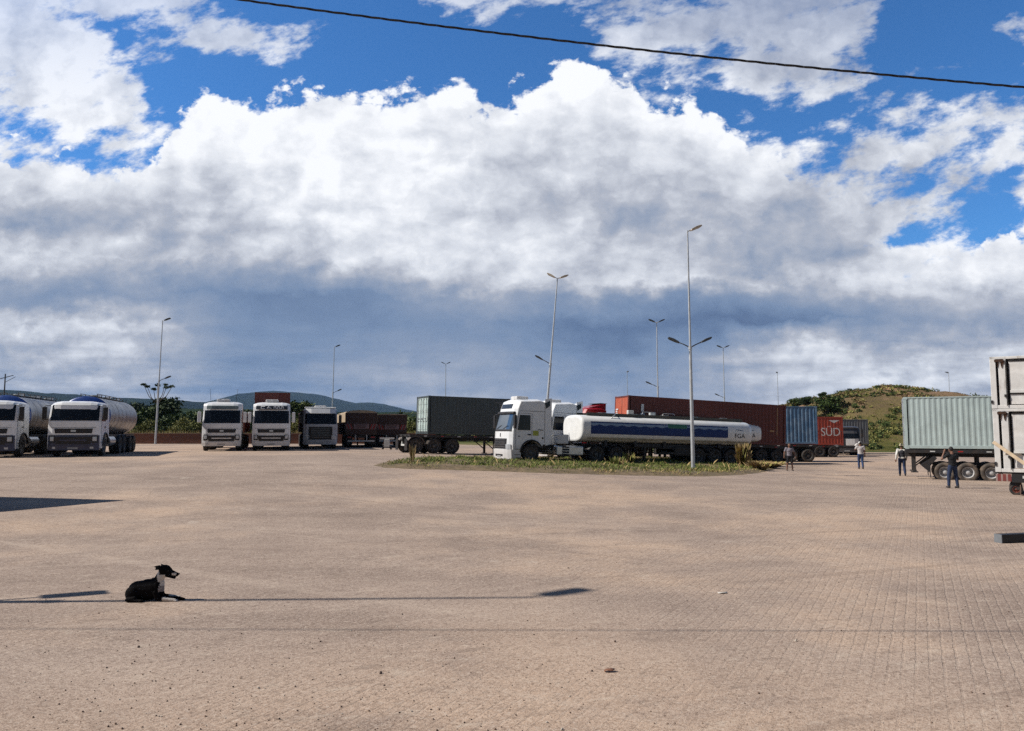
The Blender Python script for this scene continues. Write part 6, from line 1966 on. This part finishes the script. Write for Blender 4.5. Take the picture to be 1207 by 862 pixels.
# man with white cap, pale shirt, holding something at the shoulder, far
J = base_pose()
J.update(ell=(0.10,0.30,1.22), wrl=(0.14,0.16,1.42), anl=(0.14,0.08,0.09), knl=(0.12,0.09,0.5), anr=(-0.16,-0.08,0.11), knr=(0.0,-0.09,0.5))
p = gnd(1015, 553)
person('person in white cap and pale shirt with blue jeans, nearest the grey container', p, radians(80), J, paint('pale grey cotton', (0.50,0.47,0.46), 0.9), JEANS,
       hat=('cap', paint('white cap', (0.75,0.74,0.70), 0.8)), Hp=1.74)
q = Vector(p) + Matrix.Rotation(radians(80), 3, 'Z') @ Vector((0.12, 0.13, 1.50))
o = MB().tube([q+Vector((-0.16,0,-0.05)), q+Vector((-0.05,0,0.04)), q+Vector((0.08,0,0.03)), q+Vector((0.18,0,-0.06))], [0.05,0.075,0.075,0.05], 10).build('cloth_bundle', paint('white cloth', (0.6,0.58,0.55), 0.9))
tag(o, 'small white bundle carried on the shoulder by the person in a white cap', 'bundle')
# man in grey shirt and dark shorts by the blue container
J = base_pose()
J.update(anl=(0.0,0.17,0.09), knl=(0.03,0.14,0.5), anr=(0.0,-0.17,0.09), knr=(0.03,-0.14,0.5), ell=(-0.02,0.30,1.15), elr=(-0.02,-0.30,1.15), wrl=(0.06,0.34,0.92), wrr=(0.06,-0.34,0.92))
p = gnd(931, 555)
person('person in grey shirt and dark shorts standing below the blue container', p, radians(-95), J, paint('grey violet cotton', (0.22,0.20,0.23), 0.9), paint('dark shorts cloth', (0.02,0.02,0.024), 0.9), shorts=True, Hp=1.62)

# ------------------------------------------------------------------ dog
def dog():
    p = gnd(150, 708.5)
    t = thing('dog', 'black dog with white neck and paws lying on the pavers, head raised', 'dog', (p.x, p.y + 0.0, p.z + 0.002), (0, 0, radians(2)))
    s = 0.835/0.80; t.scale = (s, s, s)
    # x: rump 0 -> forepaws 0.80 ; y: away from camera ; z up
    pr = [
     ('e', (0.135, 0.02, 0.135), (0.135, 0.115, 0.125)),               # rump and haunch mass
     ('e', (0.09, -0.075, 0.105), (0.09, 0.05, 0.10)),                 # near thigh
     ('e', (0.12, 0.115, 0.10), (0.10, 0.05, 0.09)),                   # far thigh
     ('c', (0.16, 0.02, 0.155), (0.34, 0.02, 0.165), 0.108, 0.115),    # barrel
     ('e', (0.36, 0.02, 0.165), (0.115, 0.095, 0.125)),                # deep chest
     ('e', (0.33, 0.03, 0.245), (0.05, 0.05, 0.055)),                  # withers hump
     ('e', (0.395, -0.05, 0.165), (0.055, 0.035, 0.085)),              # near shoulder
     ('e', (0.395, 0.09, 0.165), (0.055, 0.035, 0.085)),
     ('c', (0.39, 0.02, 0.215), (0.435, 0.02, 0.335), 0.068, 0.050),   # neck
     ('c', (0.425, 0.02, 0.12), (0.425, 0.02, 0.24), 0.055, 0.055),    # chest front
     ('e', (0.470, 0.02, 0.392), (0.062, 0.050, 0.052)),               # skull
     ('e', (0.505, 0.02, 0.382), (0.040, 0.038, 0.038)),               # brow
     ('c', (0.520, 0.02, 0.368), (0.588, 0.02, 0.345), 0.032, 0.022),  # muzzle
     ('e', (0.602, 0.02, 0.350), (0.014, 0.015, 0.013)),               # nose
     ('c', (0.505, 0.02, 0.340), (0.570, 0.02, 0.312), 0.024, 0.013),  # jaw
     ('e', (0.470, 0.02, 0.355), (0.045, 0.042, 0.040)),               # cheek
     # near foreleg: elbow, forearm flat, paw
     ('c', (0.395, -0.06, 0.12), (0.425, -0.062, 0.045), 0.042, 0.036), ('c', (0.425, -0.062, 0.042), (0.60, -0.075, 0.026), 0.034, 0.022),
     ('c', (0.60, -0.075, 0.024), (0.668, -0.078, 0.020), 0.024, 0.020),
     ('c', (0.665, -0.064, 0.014), (0.692, -0.062, 0.012), 0.011, 0.010), ('c', (0.668, -0.078, 0.014), (0.698, -0.079, 0.012), 0.012, 0.010), ('c', (0.665, -0.092, 0.014), (0.690, -0.095, 0.012), 0.011, 0.010),
     # far foreleg
     ('c', (0.395, 0.10, 0.12), (0.43, 0.10, 0.045), 0.042, 0.036), ('c', (0.43, 0.10, 0.042), (0.60, 0.115, 0.028), 0.034, 0.022),
     ('c', (0.60, 0.115, 0.026), (0.650, 0.118, 0.020), 0.022, 0.019),
     # hind legs: shank along the ground, dark paw reaching forward between
     ('c', (0.14, -0.10, 0.05), (0.05, -0.115, 0.035), 0.04, 0.028), ('c', (0.05, -0.115, 0.03), (0.21, -0.125, 0.022), 0.026, 0.02), ('e', (0.23, -0.126, 0.02), (0.035, 0.024, 0.02)),
     ('c', (0.20, 0.13, 0.06), (0.32, 0.15, 0.03), 0.045, 0.03), ('c', (0.32, 0.15, 0.03), (0.22, 0.16, 0.02), 0.028, 0.02),
     # ears: near one flicked back, far one folded
     ('c', (0.425, -0.015, 0.428), (0.385, -0.03, 0.432), 0.018, 0.006), ('c', (0.43, -0.022, 0.42), (0.402, -0.035, 0.408), 0.020, 0.009),
     ('c', (0.43, 0.055, 0.425), (0.412, 0.07, 0.44), 0.018, 0.006),
     # tail curled along the rump
     ('c', (0.02, 0.03, 0.07), (-0.02, 0.14, 0.025), 0.024, 0.018), ('c', (-0.02, 0.14, 0.022), (0.06, 0.24, 0.018), 0.017, 0.010),
    ]
    O_ = Vector((0.44, 0.02, 0.355)); KH = 1.34
    hs = lambda p: tuple(O_ + (Vector(p)-O_)*KH)
    out = []
    for i_, q_ in enumerate(pr):
        c0_ = q_[1]
        if c0_[2] > 0.33 and c0_[0] > 0.42 and not (q_[0] == 'c' and q_[3] > 0.04):
            if q_[0] == 'e': q_ = ('e', hs(q_[1]), tuple(v*KH for v in q_[2]))
            else: q_ = ('c', hs(q_[1]), hs(q_[2]), q_[3]*KH, q_[4]*KH)
        out.append(q_)
    pr = out + [('e', (0.25, 0.02, 0.09), (0.16, 0.09, 0.085)), ('e', (0.345, 0.02, 0.235), (0.075, 0.055, 0.06)), ('e', (0.27, 0.02, 0.20), (0.13, 0.085, 0.085)), ('c', (0.39, 0.02, 0.25), (0.44, 0.02, 0.345), 0.066, 0.058)]
    BLK = paint('black short fur', (0.006, 0.005, 0.0055), 0.8, var=0.4, scale=30, spec=0.08, bump=0.3)
    WHT = paint('white short fur', (0.60, 0.54, 0.48), 0.85, var=0.12, scale=30, bump=0.3)
    GRY = paint('grey mottled fur', (0.26, 0.22, 0.20), 0.85, var=0.3, scale=40)
    def mf(c):
        x, y, z = c
        if z > 0.30 and x > 0.40: x, y, z = O_ + (Vector(c)-O_)/KH
        n = 0.012*mnoise.noise(Vector((x*40, y*40, z*40)))
        if 0.250+n < z < 0.378 and 0.388 + 0.22*(0.378-z) < x < 0.487 and not (z > 0.350 and x > 0.428): return 1
        if x > 0.440+n and 0.12 < z <= 0.262 and x < 0.50: return 2 if z < 0.2 else 1
        if x > 0.552+n and x < 0.592 and 0.340 < z < 0.365: return 1
        if x > 0.50 and z < 0.06 and y < 0: return 1
        if x > 0.52 and z < 0.06 and y > 0.06: return 1
        return 0
    fuse('body', pr, [BLK, WHT, GRY], t, 0.0065, mf, smooth=3)
    for sy in (-0.012, 0.052):
        MB().blob(hs((0.515, sy, 0.388)), (0.008, 0.006, 0.008), sub=2).build('eye', paint('dark eye', (0.02, 0.012, 0.008), 0.1, spec=1.0), t)
    MB().blob(hs((0.612, 0.02, 0.351)), (0.012, 0.015, 0.012), sub=2).build('nose', BLACK, t)
    MB().loft([[hs((0.50, 0.012, 0.333)), hs((0.50, 0.030, 0.333))], [hs((0.545, 0.010, 0.327)), hs((0.545, 0.032, 0.327))], [hs((0.572, 0.014, 0.318)), hs((0.572, 0.028, 0.318))]], closed=False).build('tongue', paint('pink tongue', (0.35, 0.10, 0.09), 0.5), t)
    # dark crossed hind paw lying beyond the near forepaw
    fuse('far_paw', [('c', (0.50, 0.03, 0.032), (0.66, 0.02, 0.030), 0.020, 0.022), ('c', (0.66, 0.02, 0.028), (0.745, 0.0, 0.020), 0.024, 0.019), ('e', (0.755, -0.004, 0.018), (0.028, 0.022, 0.016))], BLK, t, 0.008)
dog()

# ------------------------------------------------------------------ haze
hm = bpy.data.materials.new('thin blue air'); hm.use_nodes = True
nt = hm.node_tree; nt.nodes.clear()
ho = nt.nodes.new('ShaderNodeOutputMaterial'); pv = nt.nodes.new('ShaderNodeVolumePrincipled')
pv.inputs['Color'].default_value = (0.42, 0.64, 1.0, 1); pv.inputs['Density'].default_value = 0.000055; pv.inputs['Anisotropy'].default_value = 0.1
nt.links.new(pv.outputs[0], ho.inputs['Volume'])
hb = MB().box(-6100, 6100, -200, 6300, -2.2, 335).build('haze', hm)
stuff(hb, 'thin bluish air veiling the far hills')
